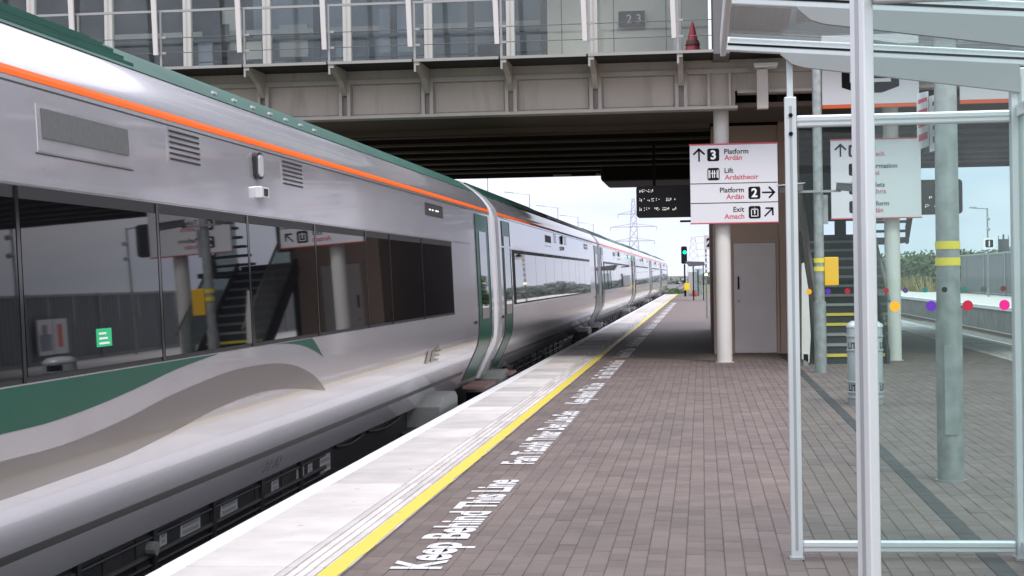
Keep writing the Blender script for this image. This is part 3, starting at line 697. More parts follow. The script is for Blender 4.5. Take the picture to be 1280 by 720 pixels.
sx0, sx1, sz0, sz1 = -.171 * kx, 1.324 * kx, 1.55 + (2.434 - 1.55) * kx, 1.55 + (3.777 - 1.55) * kx
s1, f = board('direction_sign', sx0, sx1, sz0, sz1, YS, 'pale direction sign on the column before the lift tower, arrows to platforms 3 and 2', 'sign', clampx=.38)
f.y = YS - .001
def TX(t, u, v, h, al, m, par): put(f.text(t, u, v, h, al), 'lettering', m, par)
put(f.arrow(.106, .122, .175, 90), 'arrow', 'sign_black', s1)
icon(f, .20, .045, .338, .208, '3', s1); TX('Platform', .396, .118, .062, 'l', 'sign_black', s1); TX('Ardán', .396, .197, .062, 'l', 'sign_red', s1)
icon(f, .20, .294, .338, .453, 'lift', s1); TX('Lift', .396, .362, .062, 'l', 'sign_black', s1); TX('Ardaitheoir', .396, .447, .062, 'l', 'sign_red', s1)
TX('Platform', .613, .612, .062, 'r', 'sign_black', s1); TX('Ardán', .613, .697, .062, 'r', 'sign_red', s1); icon(f, .664, .545, .80, .704, '2', s1); put(f.arrow(.895, .622, .17, 0), 'arrow', 'sign_black', s1)
TX('Exit', .613, .862, .062, 'r', 'sign_black', s1); TX('Amach', .613, .95, .062, 'r', 'sign_red', s1); icon(f, .664, .794, .80, .953, 'exit', s1); put(f.arrow(.895, .872, .16, 45), 'arrow', 'sign_black', s1)
for v in (.494, .745):
    x, z = f.p(0, v); put(B(f.x0 + .005, f.x1 - .005, f.y - .004, f.y, z - .006, z + .006), 'divider', 'sign_black', s1)
sx0, sx1, sz0, sz1 = 2.223 * kx, 3.73 * kx, 1.55 + (2.467 - 1.55) * kx, 1.55 + (3.80 - 1.55) * kx
s2, f = board('direction_sign', sx0, sx1, sz0, sz1, YS, 'pale direction sign on the column beside the stairs, listing exit, information and toilets', 'sign', clampx=3.29)
f.y = YS - .001
put(f.arrow(.11, .125, .17, 90), 'arrow', 'sign_black', s2)
for i, (k, a, b) in enumerate((('exit', 'Exit', 'Amach'), ('info', 'Information', 'Eolas'), ('toilet', 'Toilets', 'Leithris'), ('2', 'Platform', 'Ardán'))):
    v = .06 + i * .24; icon(f, .20, v, .335, v + .155, k, s2)
    TX(a, .39, v + .065, .058, 'l', 'sign_black', s2); TX(b, .39, v + .15, .058, 'l', 'sign_red', s2)
def exit_board(x0, x1, z0, z1, label):
    t = thing('exit_sign', ((x0 + x1) / 2, 28.2, z0), label, 'sign', 'white exit boards on the bridge girder')
    B(x0, x1, 28.2, 28.28, z0, z1).build('panel', 'sign_bright', t, bevel=.005)
    B(x0, x1, 28.185, 28.29, z0 - .06, z0 - .002).build('orange_trim', 'sign_orange', t)
    cx = (x0 + x1) / 2; w_ = .95; zc = (z0 + z1) / 2 + .0
    fn = lambda a, b, d: (a, 28.2 - d, b)
    pg = MB().prism([(cx - w_ / 2, zc + .42), (cx - w_ / 2, zc - .30), (cx - w_ * .2, zc - .40), (cx + w_ * .2, zc - .40), (cx + w_ / 2, zc - .30), (cx + w_ / 2, zc + .42), (cx, zc + .5)], fn, .002, .006).build('pictogram', 'sign_black', t)
    MB().prism([(cx - .34, zc + .32), (cx - .34, zc - .22), (cx + .34, zc - .22), (cx + .34, zc + .32)], fn, .008, .010).build('print', 'sign_bright', pg)
    MB().prism([(cx - .28, zc + .27), (cx - .28, zc - .16), (cx + .28, zc - .16), (cx + .28, zc + .27)], fn, .012, .014).build('print', 'sign_black', pg)
    m = MB()
    for q in (-.4, .4): m.box(cx + q - .04, cx + q + .04, 28.28, 28.5, z1 - .35, z1 - .28)
    m.build('bracket', 'sign_back', t)
exit_board(2.075, 3.68, 4.38, 5.55, 'white board with black box pictogram and orange edge above the stairs')
exit_board(4.35, 5.95, 4.40, 5.55, 'white board with orange edge on the girder, farther from the stairs')

def led_rows(f, rows, ch, par):
    m = MB(); rnd = random.Random(3)
    for v, segs in rows:
        for a, b in segs:
            u = a
            while u < b:
                x, z = f.p(u, v); hgt = ch * f.H
                for j in range(4):
                    if rnd.random() < .55: m.box(x, x + .013, f.y - .004, f.y, z - hgt / 2 + j * hgt / 4, z - hgt / 2 + j * hgt / 4 + .013)
                u += .02
    return m.build('led_text', 'led', par)
d1 = thing('departure_display', (-.7, 36, 2.83), 'black departure display with white dot text under the footbridge', 'display')
MB().prism(rrect(-.62, 3.16, 1.55, .70, .07), lambda a, b, d: (a, 36 + d, b), 0, .22).build('case', 'screen', d1)
f = Face(-1.395, .155, 2.81, 3.51, 35.998)
S = lambda *l: [((a - 465) / 1150, (b - 465) / 1150) for a, b in l]
led_rows(f, [(.16, S((520, 545), (565, 605), (620, 675), (680, 745))), (.44, S((520, 605), (625, 680), (715, 760), (785, 800), (830, 850), (950, 1030), (1060, 1100))), (.73, S((515, 550), (590, 610), (625, 645), (665, 680), (760, 850), (890, 1005), (1050, 1110)))], .1, d1)
m = MB()
for x in (-1.0, .0): m.box(x - .03, x + .03, 36.08, 36.14, 3.5, 4.5)
m.build('hanger', 'soffit_dark', d1)
B(-.45, -.1, 36.0, 36.2, 2.70, 2.74).build('speaker_bar', 'soffit_dark', d1)
d2 = thing('departure_display', (4.1, 31, 2.6), 'dark rounded departure display behind the sign beside the stairs', 'display')
MB().prism(rrect(4.05, 2.91, 1.5, .64, .07), lambda a, b, d: (a, 31 + d, b), 0, .22).build('case', 'screen', d2)
f = Face(3.3, 4.8, 2.59, 3.23, 30.998); led_rows(f, [(.5, [(.6, .63)]), (.75, [(.55, .6), (.66, .72)])], .1, d2)
B(4.0, 4.06, 31.08, 31.14, 3.23, 4.5).build('hanger', 'soffit_dark', d2)

# ------------------------------------------------------------------ staircase
sc0 = thing('staircase', (2.45, 30, 0), 'dark staircase with some yellow nosings rising under the footbridge beside the lift tower', 'staircase')
SX0, SX1 = 1.95, 3.05
for n in range(1, 14):
    z = .165 * n; y = 28.1 + .3 * (n - 1)
    tr = B(SX0, SX1, y, y + .33, z - .04, z).build('tread', 'tread_grey', sc0)
    B(SX0, SX1, y + .305, y + .32, z, z + .125).build('riser', 'stair_dark', sc0)
    B(SX0 + .01, SX1 - .01, y - .012, y + .055, z + .001, z + .006).build('nosing', 'nosing_yellow' if n in (1, 4, 5) else 'nosing_grey', tr)
    B(SX0 + .01, SX1 - .01, y - .016, y - .001, z - .042, z).build('nosing_front', 'nosing_yellow' if n in (1, 4, 5) else 'nosing_grey', tr)
B(SX0, SX1, 28.11, 28.12, .0, .125).build('riser', 'stair_dark', sc0)
B(SX0 - .1, SX1 + .9, 32.0, 34.4, 2.1, 2.2).build('landing', 'stair_dark', sc0)
for x in (SX0 - .05, SX1 + .04):
    MB().prism([(28.0, 0), (28.35, 0), (32.0, 1.98), (32.0, 2.35), (28.0, .22)], lambda a, b, d: (x + d, a, b), -.025, .025).build('stringer', 'stair_dark', sc0)
    MB().prism([(28.05, .25), (32.0, 2.38), (32.0, 3.3), (28.05, 1.12)], lambda a, b, d: (x + d, a, b), -.006, .006).build('balustrade_pane', 'stair_glass', sc0)
    MB().cyl((x, 27.8, 1.05), (x, 32.0, 3.32), .025, n=10).build('handrail', 'rail_steel', sc0)
MB().prism([(1.60, .12), (1.72, .06), (1.75, .5), (1.72, 1.3), (1.66, 1.72), (1.62, 1.70)], lambda a, b, d: (a + .03, d, b), 27.55, 27.62).build('end_panel', 'column_paint', sc0)
B(1.655, 1.735, 27.55, 27.62, 0, .2).build('end_post', 'rail_steel', sc0)
for x in (2.0, 3.0): B(x, x + .08, 33.8, 33.9, 0, 2.1).build('landing_post', 'stair_dark', sc0)
# upper flight, doubling back towards the camera on the right
for n in range(1, 17):
    z = 2.2 + .18 * n; y = 34.0 - .27 * n
    B(SX1 + .15, SX1 + 1.05, y - .3, y, z - .05, z).build('upper_tread', 'stair_dark', sc0)
MB().prism([(34.0, 2.1), (29.7, 5.0), (29.7, 5.25), (34.0, 2.45)], lambda a, b, d: (SX1 + 1.1 + d, a, b), -.03, .03).build('stringer', 'stair_dark', sc0)
MB().cyl((SX1 + 1.1, 34, 3.3), (SX1 + 1.1, 29.7, 6.1), .03, n=10).build('handrail', 'rail_steel', sc0)

# dark enclosure of the upper flight, with openings to the sky below it
B(1.95, 4.35, 40.0, 40.3, 2.78, 4.41).build('enclosure_wall', 'stair_dark', sc0)
for x0, x1 in ((1.95, 2.85), (3.2, 3.46), (3.95, 4.05)): B(x0, x1, 40.02, 40.2, 0, 2.775).build('enclosure_post', 'stair_dark', sc0)
B(2.86, 3.94, 40.04, 40.16, 0, 2.0).build('enclosure_wall', 'stair_dark', sc0)
# ------------------------------------------------------------------ poles, cctv, bin
lp = thing('lamp_post', (1.80, 12.35, 0), 'thick galvanised lamp post with two yellow bands between shelter and litter bin', 'lamp post')
MB().cyl((1.80, 12.35, 0), (1.80, 12.35, 1.27), .096, n=28).build('base_section', 'galvanised', lp, smooth=40)
MB().cyl((1.80, 12.35, 1.27), (1.80, 12.35, 6.0), .087, .07, n=28).build('pole', 'galvanised', lp, smooth=40)
MB().cyl((1.80, 12.35, 0), (1.80, 12.35, .012), .115, n=28).build('base_plate', 'galvanised', lp)
B(1.75, 1.85, 12.245, 12.27, .35, 1.0).build('access_door', 'galvanised', lp)
for z in (1.585, 1.705): MB().cyl((1.80, 12.35, z), (1.80, 12.35, z + .058), .0905, n=28).build('yellow_band', 'yellow_band', lp, smooth=40)
MB().bar((1.80, 12.35, 5.95), (1.0, 12.35, 6.05), .06).build('arm', 'galvanised', lp); B(.45, 1.05, 12.25, 12.45, 6.0, 6.1).build('lantern', 'cabinet', lp, bevel=.02)
vsn = thing('notice_sign', (1.78, 12.5, 2.42), 'small folded white notice with red print fixed behind the thick lamp post', 'sign')
for s, (xa, ya, xb, yb) in enumerate(((1.60, 12.40, 1.715, 12.62), (1.72, 12.62, 1.885, 12.50))):
    p = MB().add([(xa, ya, 2.44), (xb, yb, 2.49), (xb, yb, 2.90), (xa, ya, 2.86), (xa, ya + .012, 2.44), (xb, yb + .012, 2.49), (xb, yb + .012, 2.90), (xa, ya + .012, 2.86)], [(0, 1, 2, 3), (7, 6, 5, 4), (0, 4, 5, 1), (1, 5, 6, 2), (2, 6, 7, 3), (3, 7, 4, 0)]).build('panel', 'sign_white', vsn)
    for zz, hh in ((2.50, .05), (2.60, .03), (2.66, .07), (2.78, .03)):
        q = lambda t, z: (xa + (xb - xa) * t, ya + (yb - ya) * t - .004, z + .05 * t)
        MB().add([q(.12, zz), q(.88, zz), q(.88, zz + hh), q(.12, zz + hh)], [(0, 1, 2, 3)]).build('print', 'sign_red' if s == 0 else 'grille', p)
B(1.76, 1.80, 12.42, 12.62, 2.6, 2.64).build('bracket', 'sign_back', vsn)
cp = thing('camera_pole', (1.81, 25.75, 0), 'slim galvanised camera pole with yellow bands at the foot of the stairs', 'pole')
MB().cyl((1.81, 25.75, 0), (1.81, 25.75, 1.1), .095, n=20).build('base_section', 'galvanised', cp, smooth=40)
MB().cyl((1.81, 25.75, 1.1), (1.81, 25.75, 4.75), .078, .07, n=20).build('pole', 'galvanised', cp, smooth=40)
for z in (1.57, 1.70): MB().cyl((1.81, 25.75, z), (1.81, 25.75, z + .07), .083, n=20).build('yellow_band', 'yellow_band', cp, smooth=40)
MB().bar((1.5, 25.66, 2.80), (2.15, 25.66, 2.80), .035).build('cross_arm', 'rail_steel', cp)
for x, yy, ln in ((1.52, 25.55, -.28), (2.12, 25.6, .3)):
    cm_ = MB().bar((x, yy + .05, 2.87), (x + ln, yy - .25, 2.82), .15, .12).build('camera', 'grille', cp, bevel=.015)
    MB().bar((x - ln * .05, yy + .06, 2.93), (x + ln * 1.1, yy - .29, 2.885), .18, .014).build('sun_shield', 'mullion', cm_)
    MB().cyl((x, yy + .05, 2.80), (x, yy + .05, 2.86), .02).build('mount', 'rail_steel', cm_)
B(1.84, 1.96, 25.80, 25.9, 2.3, 2.75).build('junction_box', 'cabinet', cp)
yb = B(1.885, 2.10, 25.70, 25.86, 1.345, 1.785).build('help_box', 'yellow_box', bevel=.012); tag(yb, 'yellow box fixed to the slim camera pole by the stairs', 'box')
lb = thing('litter_bin', (1.885, 19.55, 0), 'round grey steel litter bin with banded lettering between lamp post and stairs', 'litter bin')
bc = (1.885, 19.55, 0)
MB().lathe(bc, [(.20, .0), (.205, .05), (.205, .92), (.19, .94)], 32).build('body', 'bin_steel', lb, smooth=40)
MB().lathe(bc, [(.212, .90), (.214, .93), (.15, .975), (.02, .985)], 32).build('lid', 'aluminium', lb, smooth=60)
for z in (.07, .13, .25, .62, .78): MB().lathe(bc, [(.205, z), (.216, z + .006), (.216, z + .022), (.205, z + .028)], 32).build('hoop', 'bin_steel', lb, smooth=40)
m = MB()
for z0, s in ((.655, 'LITTER'), (.162, 'LITTER')):
    for k in range(3): text(m, s, lambda u, v, k=k: (bc[0] + .2075 * math.sin(u / .2075 + k * 2.09 - 1.2), bc[1] - .2075 * math.cos(u / .2075 + k * 2.09 - 1.2), z0 + v), .072, .30, weight=.02)
m.build('lettering', 'sign_black', lb)
def arc_patch(a0, a1, z0, z1, r):
    m = MB(); n = 8
    for i in range(n + 1):
        a = R(a0 + (a1 - a0) * i / n); m.v += [(bc[0] + r * math.sin(a), bc[1] - r * math.cos(a), z0), (bc[0] + r * math.sin(a), bc[1] - r * math.cos(a), z1)]
    m.f = [(2 * i, 2 * i + 2, 2 * i + 3, 2 * i + 1) for i in range(n)]; return m
arc_patch(-30, 30, .72 + .09, .885, .2065).build('opening', 'sign_black', lb)

# ------------------------------------------------------------------ waiting shelter
sh = thing('waiting_shelter', (1.1, 7, 0), 'aluminium framed glass waiting shelter with coloured dots on its panes', 'shelter')
SXL, SXR, YA, YBk = .49, 1.66, 4.9, 9.0
def post(x, y, h, w_, rot, nm='post'):
    mtx = Matrix.Translation((x, y, 0)) @ Matrix.Rotation(R(rot), 4, 'Z')
    p = B(-w_ / 2, w_ / 2, -w_ / 2, w_ / 2, 0, h, m=mtx).build(nm, 'aluminium', sh, bevel=.004)
    B(-w_ * .12, w_ * .12, -w_ / 2 - .002, -w_ / 2 + .001, .05, h - .05, m=mtx).build('groove', 'alu_shade', p)
    B(-w_ * .62, w_ * .62, -w_ * .62, w_ * .62, 0, .012, m=mtx).build('foot_plate', 'alu_shade', p)
    return p
post(.477, YA, 3.0, .05, -40)
pl = post(SXL, YBk, 2.5, .062, 0)
for z in (2.40, 2.30): MB().cyl((SXL + .0, YBk - .04, z), (SXL, YBk - .03, z), .012, n=8).build('bolt', 'sign_black', pl)
B(SXL - .016, SXL + .016, YBk - .01, YBk + .02, 2.48, 2.74).build('hanger_rod', 'aluminium', sh)
post(SXR + .03, YBk, 2.62, .085, 0); post(SXR + .03, YA, 2.62, .085, 0)
def bay(y, x0, x1, dots, ztop):
    for z0, z1 in ((.035, .10), (ztop - .065, ztop)):
        r = B(x0, x1, y - .022, y + .022, z0, z1).build('rail', 'aluminium', sh, bevel=.01)
        B(x0, x1, y - .0245, y - .0215, z0 + .028, z0 + .036).build('groove', 'alu_shade', r)
    g = B(x0, x1, y - .005, y + .005, .10, ztop - .065).build('pane', 'shelter_glass', sh)
    for x, c in dots:
        MB().cyl((x, y - .0075, 1.447), (x, y - .0055, 1.447), .0150, n=24).build('dot', 'dot_' + c, g)
cl = ['orange', 'purple', 'red', 'pink', 'red', 'violet', 'teal', 'black', 'teal', 'grey', 'brown']
bay(YA, .51, SXR, [(.56 + .104 * i, c) for i, c in enumerate(['orange', 'purple', 'red', 'pink', 'red', 'violet', 'teal', 'black', 'teal', 'grey'])], 2.40)
bay(YBk, SXL + .031, SXR - .012, [(.575 + .1023 * i, c) for i, c in enumerate(cl)], 2.40)
# side pane at the back of the shelter
for y0, y1 in ((YA + .05, 6.9), (7.0, YBk - .05)):
    B(SXR + .025, SXR + .035, y0, y1, .1, 2.36).build('pane', 'shelter_glass', sh)
    for z0 in (.04, 2.36): B(SXR + .01, SXR + .05, y0, y1, z0, z0 + .06).build('rail', 'aluminium', sh)
post(SXR + .03, 6.95, 2.62, .08, 0)
# glazed roof falling away from the track
RS = -.082; zr = lambda x: 2.762 + RS * (x - .15)
def roof_bar(y, w_=.05, h_=.075, nm='roof_bar'):
    m = MB(); m.prism([(.15, 0), (2.4, RS * 2.25), (2.4, RS * 2.25 + h_), (.15, h_)], lambda a, b, d: (a, y + d, 2.762 + b), -w_ / 2, w_ / 2); b = m.build(nm, 'aluminium', sh, bevel=.006)
    m = MB(); m.prism([(.16, .028), (2.39, RS * 2.23 + .028), (2.39, RS * 2.23 + .04), (.16, .04)], lambda a, b, d: (a, y + d, 2.762 + b), -w_ / 2 - .003, -w_ / 2); m.build('gasket', 'sign_black', b)
for y in (9.0, 7.47, 5.9, 4.5): roof_bar(y)
for y0, y1 in ((4.53, 5.87), (5.93, 7.44), (7.50, 8.97)):
    m = MB(); m.prism([(.17, .045), (2.38, RS * 2.21 + .045), (2.38, RS * 2.21 + .055), (.17, .055)], lambda a, b, d: (a, d, 2.762 + b), y0, y1); m.build('roof_pane', 'roof_glass', sh)
B(.12, .15, 4.45, 9.05, 2.74, 2.85).build('gutter', 'aluminium', sh, bevel=.005)
for y in (8.95, 7.42, 5.85):
    m = MB(); m.prism([(.44, zr(.44) - .012), (.50, zr(.5) - .06), (.56, zr(.56) - .075), (1.69, zr(1.69) - .15), (1.69, zr(1.69) - .002), (.44, zr(.44) - .004)], lambda a, b, d: (a, y + d, b), -.02, .02); m.build('roof_arm', 'arm_grey', sh)

# ------------------------------------------------------------------ opposite platform: metal wall, bushes, lamp, sign
fw_ = thing('metal_wall', (18, 80, 0), 'long ribbed grey sheet metal wall along the opposite platform', 'wall')
pm = None; YW0, PW = 34.0, 2.45
m = MB(); prof = []
for i in range(25):
    ph_ = i % 4; prof.append((i * PW / 24 * .985, .05 if ph_ in (1, 2) else 0))
vsl = [(-b, a, .12) for a, b in prof] + [(-b, a, 2.5) for a, b in prof]; n = len(prof)
m.add(vsl, [(i, n + i, n + i + 1, i + 1) for i in range(n - 1)])
pm = m.build('sheet', 'fence_sheet', None, base=(0, 0, 0)); bp = BASE[fw_.name]
for k in range(34):
    q = pm if k == 0 else pm.copy()
    if k: col.objects.link(q)
    q.parent = fw_; q.location = (18 - bp.x, YW0 + k * PW - bp.y, -bp.z)
    if k % 3 == 0: B(17.88, 18.02, YW0 + k * PW - .07, YW0 + k * PW + .07, 0, 2.62).build('post', 'fence_post', fw_)
B(17.92, 18.05, YW0, YW0 + 34 * PW, 2.5, 2.6).build('cap_rail', 'fence_post', fw_); B(17.96, 18.04, YW0, YW0 + 34 * PW, 0, .12).build('base_rail', 'fence_post', fw_)

def foliage(c, rx, ry, rz, n, leaf, seed):
    rnd = random.Random(seed); m = MB(); lumps = [(Vector((rnd.uniform(-.7, .7) * rx, rnd.uniform(-.7, .7) * ry, rnd.uniform(.15, .75) * rz)), rnd.uniform(.28, .5)) for _ in range(14)]
    for _ in range(n):
        lc, lr = rnd.choice(lumps); d = Vector((rnd.gauss(0, 1), rnd.gauss(0, 1), rnd.gauss(0, 1))).normalized() * lr * rnd.uniform(.55, 1.05)
        p = Vector(c) + lc + Vector((d.x * rx, d.y * ry, d.z * rz * .7))
        if p.z < c[2] + .05: continue
        a = Vector((rnd.gauss(0, 1), rnd.gauss(0, 1), rnd.gauss(0, 1))).normalized() * leaf; b = a.orthogonal().normalized() * leaf * .55
        m.add([p - a, p + b, p + a, p - b], [(0, 1, 2, 3)])
    return m
bl = ['leafy green bush just past the end of the metal wall', 'taller leafy bush behind the dry grass', 'broad green bush farther along the opposite bank', 'far green bush at the end of the opposite platform']
for i, (x, y, rx, rz) in enumerate(((20, 124, 4, 4.4), (19, 133, 3.6, 4.6), (20.5, 144, 5, 5.0), (17.5, 158, 4.5, 4.6))):
    t = thing('bush', (x, y, -1.3), bl[i], 'bush', 'bushes beyond the opposite platform')
    foliage((x, y, -1.3), rx, 4, rz, 5200, .22, i).build('crown', 'leaf', t)
    m = MB(); rnd = random.Random(i)
    for k in range(5): m.cyl((x + rnd.uniform(-.3, .3), y, -1.35), (x + rnd.uniform(-1.8, 1.8), y + rnd.uniform(-1, 1), 1.5), .08, .03, 6)
    m.build('stem', 'bark', t)
m = MB(); rnd = random.Random(9)
for _ in range(11000):
    y = rnd.uniform(112, 150); x = rnd.uniform(15.8, 19.5) if y > 121 else rnd.uniform(17.2, 17.8); h_ = rnd.uniform(.7, 1.7) * (1 if y > 121 else .3); a = rnd.gauss(0, .25); b = rnd.gauss(0, .25)
    z0 = -.35
    m.add([(x - .06, y, z0), (x + .06, y, z0), (x + a * h_, y + b * h_, z0 + h_)], [(0, 1, 2)])
g = m.build('dry_grass', 'grass_dry'); g['kind'] = 'stuff'; tag(g, 'tall dry straw coloured grass on the opposite bank', 'grass')
lp2 = thing('lamp_post', (16.4, 97, 0), 'slender lamp post with number 1 board on the opposite platform', 'lamp post')
MB().cyl((16.4, 97, 0), (16.4, 97, 5.1), .06, .045, n=10).build('pole', 'galvanised', lp2)
MB().bar((16.4, 97, 5.05), (15.5, 97, 5.12), .05).build('arm', 'galvanised', lp2); B(15.4, 15.8, 96.9, 97.1, 5.1, 5.18).build('lantern', 'cabinet', lp2)
for z in (3.9, 4.5): MB().cyl((16.4, 96.9, z), (16.4, 96.6, z - .05), .09, n=10).build('loudspeaker', 'cabinet', lp2)
n1 = thing('platform_number', (16.45, 96.85, 2.7), 'white square board with black number 1 on the opposite lamp post', 'sign')
B(16.12, 16.78, 96.8, 96.86, 2.72, 3.38).build('panel', 'sign_bright', n1)
pc = MB().prism(rrect(16.45, 3.05, .44, .44, .07), lambda a, b, d: (a, 96.8 - d, b), .001, .004).build('pictogram', 'sign_black', n1)
text(MB(), '1', lambda u, v: (16.45 + u, 96.79, 2.9 + v), .3, None, 'c', .03).build('numeral', 'sign_bright', pc)
for yy, lb_ in ((63, 'slender lamp post between the poster board and the number 1 lamp post'), (52, 'slender lamp post opposite the near coach, before the poster board')):
    c = copy_tree(lp2); c.location.y += yy - 97; c['label'] = lb_
pb = thing('poster_board', (17.7, 58, 0), 'low board with two framed posters against the metal wall', 'poster board')
for y0, mm in ((56.6, 'interior_blue'), (58.0, 'sign_bright')):
    p = B(17.70, 17.76, y0, y0 + 1.3, .35, 1.65).build('panel', 'sign_bright', pb); B(17.692, 17.70, y0 + .12, y0 + 1.18, .5, 1.1).build('print', mm, p); B(17.688, 17.692, y0 + .4, y0 + .8, .6, 1.45).build('print', 'sign_orange' if y0 > 57 else 'sign_back', p)
for y0 in (56.7, 59.2): B(17.76, 17.82, y0 - .04, y0 + .04, 0, 1.6).build('post', 'fence_post', pb)
tk = thing('water_tank', (25.5, 142, -1.3), 'dark cylindrical tank rising behind the metal wall', 'tank')
MB().cyl((25.3, 142, -1.3), (25.3, 142, 4.1), .45, n=16).build('shell', 'slate', tk, smooth=40); MB().cyl((25.3, 142, 4.1), (25.3, 142, 4.5), .08, n=8).build('vent', 'slate', tk); 
for s in (-.4, .4): MB().cyl((25.3 + s, 142, 4.1), (25.3 + s, 142, 4.4), .03, n=6).build('lifting_lug', 'slate', tk)
hs = thing('house', (30.5, 150, -1.3), 'low building with dark slate roof behind the metal wall', 'building')
B(27.4, 36, 146, 154, -1.3, 2.9).build('wall', 'interior_wall', hs)
MB().prism([(27.1, 2.9), (36.3, 2.9), (34, 4.6), (29.4, 4.6)], lambda a, b, d: (a, d, b), 145.7, 154.3).build('roof', 'slate', hs)
B(28.5, 29.4, 145.96, 146, 1.2, 2.3).build('window', 'interior_dark', hs)

# ------------------------------------------------------------------ far end: signals, cabinets, lamps, pylon, trees
sg = thing('railway_signal', (-1.0, 118, 0), 'black colour light signal showing green near the far platform end', 'signal')
MB().cyl((-1.2, 118, 0), (-1.2, 118, 2.3), .06, n=10).build('post', 'sign_black', sg)
hd = MB().prism(rrect(-1.22, 2.95, .42, 1.25, .1), lambda a, b, d: (a, 117.8 + d, b), 0, .2).build('head', 'sign_black', sg)
MB().cyl((-1.18, 117.80, 3.15), (-1.18, 117.78, 3.15), .12, n=16).build('green_lamp', 'green_led', hd)
B(-1.36, -1.0, 117.6, 117.8, 3.3, 3.32).build('hood', 'sign_black', hd)
MB().bar((-1.0, 118, 2.35), (-.4, 118, 2.35), .08).build('bracket', 'sign_black', sg)
cb = thing('relay_cabinet', (-.65, 121, 0), 'grey equipment cabinet standing behind the green signal', 'cabinet')
B(-.98, -.34, 120.8, 121.2, .12, 1.75).build('case', 'cabinet', cb, bevel=.02); B(-.95, -.67, 120.78, 120.80, .2, 1.68).build('door', 'cabinet', cb); B(-.64, -.37, 120.78, 120.80, .2, 1.68).build('door', 'cabinet', cb); B(-.98, -.34, 120.82, 121.18, 0, .12).build('plinth', 'sleeper', cb)
B(-.33, -.2, 120.9, 121.1, 0, 1.9).build('post', 'sign_black', cb)
yb2 = thing('meter_box', (-1.05, 117.6, .5), 'small yellow box on the signal post', 'box')
B(-1.25, -.85, 117.5, 117.75, .42, .95).build('case', 'yellow_box', yb2, bevel=.02); B(-1.2, -.9, 117.49, 117.5, .5, .88).build('lid', 'yellow_band', yb2); B(-1.16, -1.1, 117.6, 117.7, 0, .45).build('stand', 'sign_black', yb2)
rb = thing('red_bin', (-.52, 117, 0), 'small red box on the ground beside the grey cabinet', 'box')
B(-.68, -.36, 116.9, 117.2, 0, .38).build('body', 'red_box', rb, bevel=.03); B(-.7, -.34, 116.88, 117.22, .38, .43).build('lid', 'red_box', rb)
cn = thing('far_canopy', (-.2, 100, 0), 'small dark roofed canopy on posts beyond the footbridge', 'canopy')
MB().prism([(-.98, 2.35), (.15, 2.30), (.2, 2.1), (-.75, 2.05)], lambda a, b, d: (a, d, b), 98, 102).build('roof', 'slate', cn)
for x in (-.5, .1):
    for y in (98.4, 101.6): B(x - .03, x + .03, y - .03, y + .03, 0, 2.15).build('post', 'sign_black', cn)
B(-.45, .05, 101.5, 101.54, .3, 1.9).build('pane', 'stair_glass', cn)
np_ = thing('platform_number', (.36, 58, 0), 'lit number board on a slim pole beside the lift tower wall', 'sign')
B(.13, .19, 58, 58.06, 0, 2.6).build('pole', 'galvanised', np_)
pn = B(.10, .48, 57.9, 58.0, 2.42, 2.92).build('panel', 'sign_white', np_)
text(MB(), '2', lambda u, v: (.29 + u, 57.895, 2.53 + v), .27, None, 'c', .05).build('numeral', 'sign_black', pn)
for z in (1.5, 1.7, 1.9, 2.1, 2.25): B(.11, .21, 57.96, 57.995, z, z + .08).build('pole_lamp', 'sign_bright' if z > 1.6 else 'lamp_on', np_)  # small lamps on the pole as pale plates, only the lowest given a glow
def far_lamp(y, lbl, x=-13.1):
    t = thing('lamp_post', (x, y, -1.3), lbl, 'lamp post', 'lamp posts beyond the train')
    MB().cyl((x, y, -1.3), (x, y, 7.95), .055, .03, n=8).build('pole', 'galvanised', t)
    MB().cyl((x, y, 7.9), (x - 1.7, y, 8.15), .02, n=6).build('arm', 'galvanised', t); MB().bar((x - 1.2, y, 8.08), (x - 2.0, y, 8.18), .2, .06).build('lantern', 'cabinet', t)
for y, wd in ((101, 'first'), (126, 'second'), (151, 'third'), (176, 'fourth'), (201, 'fifth')): far_lamp(y, 'tall single arm lamp post across the train, %s from the footbridge' % wd)
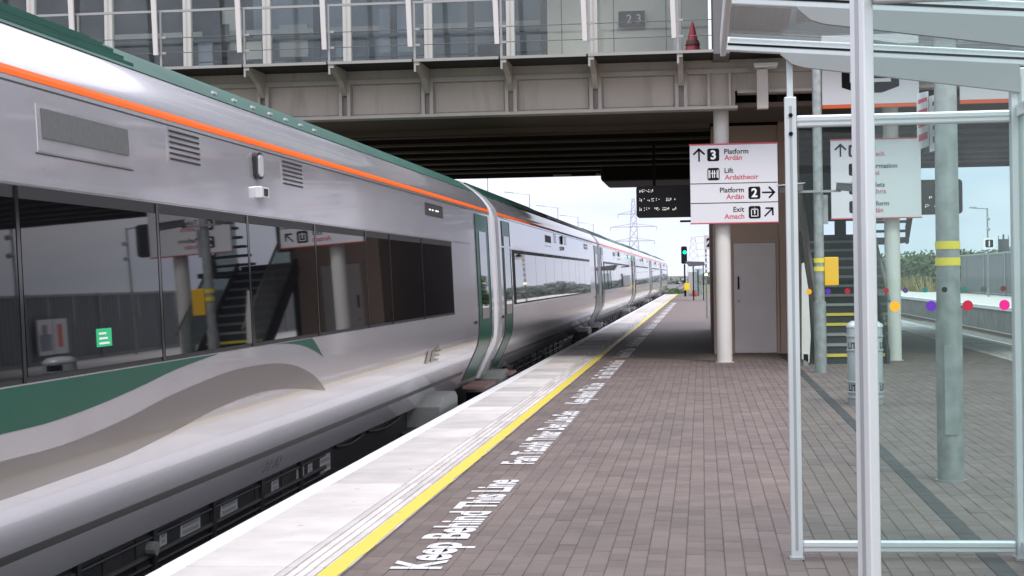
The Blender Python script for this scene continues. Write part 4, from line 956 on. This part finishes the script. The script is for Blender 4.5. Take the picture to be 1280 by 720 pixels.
# lattice pylon
py = thing('electricity_pylon', (-26, 640, -1.3), 'pale lattice electricity pylon on the horizon past the train', 'pylon')
def lattice(name, base, H_, w0, w1, nseg, parent, r, m_='pylon_steel'):
    bx, by, bz = base; m = MB()
    lev = lambda k: (bz + H_ * (1 - (1 - k / nseg) ** 1.25), w0 + (w1 - w0) * (k / nseg) ** .7)
    for k in range(nseg):
        (z0, a0), (z1, a1) = lev(k), lev(k + 1)
        for sx, sy in ((-1, -1), (1, -1), (1, 1), (-1, 1)): m.bar((bx + sx * a0, by + sy * a0, z0), (bx + sx * a1, by + sy * a1, z1), r)
        for (ax, ay), (cx, cy) in (((-1, -1), (1, -1)), ((1, -1), (1, 1)), ((1, 1), (-1, 1)), ((-1, 1), (-1, -1))):
            m.bar((bx + ax * a0, by + ay * a0, z0), (bx + cx * a1, by + cy * a1, z1), r * .6); m.bar((bx + cx * a0, by + cy * a0, z0), (bx + ax * a1, by + ay * a1, z1), r * .6)
    return m.build(name, m_, parent)
lattice('tower', (-26, 640, -1.3), 33, 3.0, .45, 9, py, .24)
for z, hw in ((25.5, 6), (20.5, 9), (15.0, 8)):
    m = MB(); m.bar((-26 - hw, 640, z), (-26 + hw, 640, z), .3); m.bar((-26 - hw, 640, z), (-26, 640, z + 1.3), .2); m.bar((-26 + hw, 640, z), (-26, 640, z + 1.3), .2); m.build('cross_arm', 'pylon_steel', py)
    for s in (-hw, hw): MB().cyl((-26 + s, 640, z), (-26 + s, 640, z - 1.4), .14, n=6).build('insulator', 'pylon_steel', py)
ms = thing('lattice_mast', (-.2, 190, -1.3), 'lattice radio mast with rungs behind the canopy', 'mast')
lattice('tower', (-.9, 190, -1.3), 7.2, 1.2, .2, 8, ms, .05)
for k in range(7): MB().bar((-.6, 189.6, 1.4 + k * .75), (1.2 + .1 * k, 189.6, 1.45 + k * .75), .05).build('aerial', 'pylon_steel', ms)
m = MB(); rnd = random.Random(21)
for _ in range(26000):
    x = rnd.uniform(-260, 260); y = 480 + rnd.uniform(-12, 12); hmax = 2.2 + .8 * math.sin(x * .05) + .6 * math.sin(x * .17 + 1) + .4 * math.sin(x * .41)
    z = -1.3 + rnd.random() ** .8 * max(1.4, hmax); a = Vector((rnd.gauss(0, 1), rnd.gauss(0, 1), rnd.gauss(0, 1))).normalized() * .75; b = a.orthogonal().normalized() * .45; p = Vector((x, y, z))
    m.add([p - a, p + b, p + a, p - b], [(0, 1, 2, 3)])
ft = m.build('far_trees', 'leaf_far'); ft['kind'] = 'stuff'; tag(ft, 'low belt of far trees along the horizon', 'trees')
hb = thing('bush', (-4.5, 190, -1.3), 'dark green bush beside the track past the end of the train', 'bush', None)
foliage((-4.8, 190, -1.3), 2.6, 4, 1.35, 3500, .16, 77).build('crown', 'leaf', hb); MB().cyl((-4.8, 190, -1.35), (-4.8, 190, .2), .1, .05, 6).build('stem', 'bark', hb)
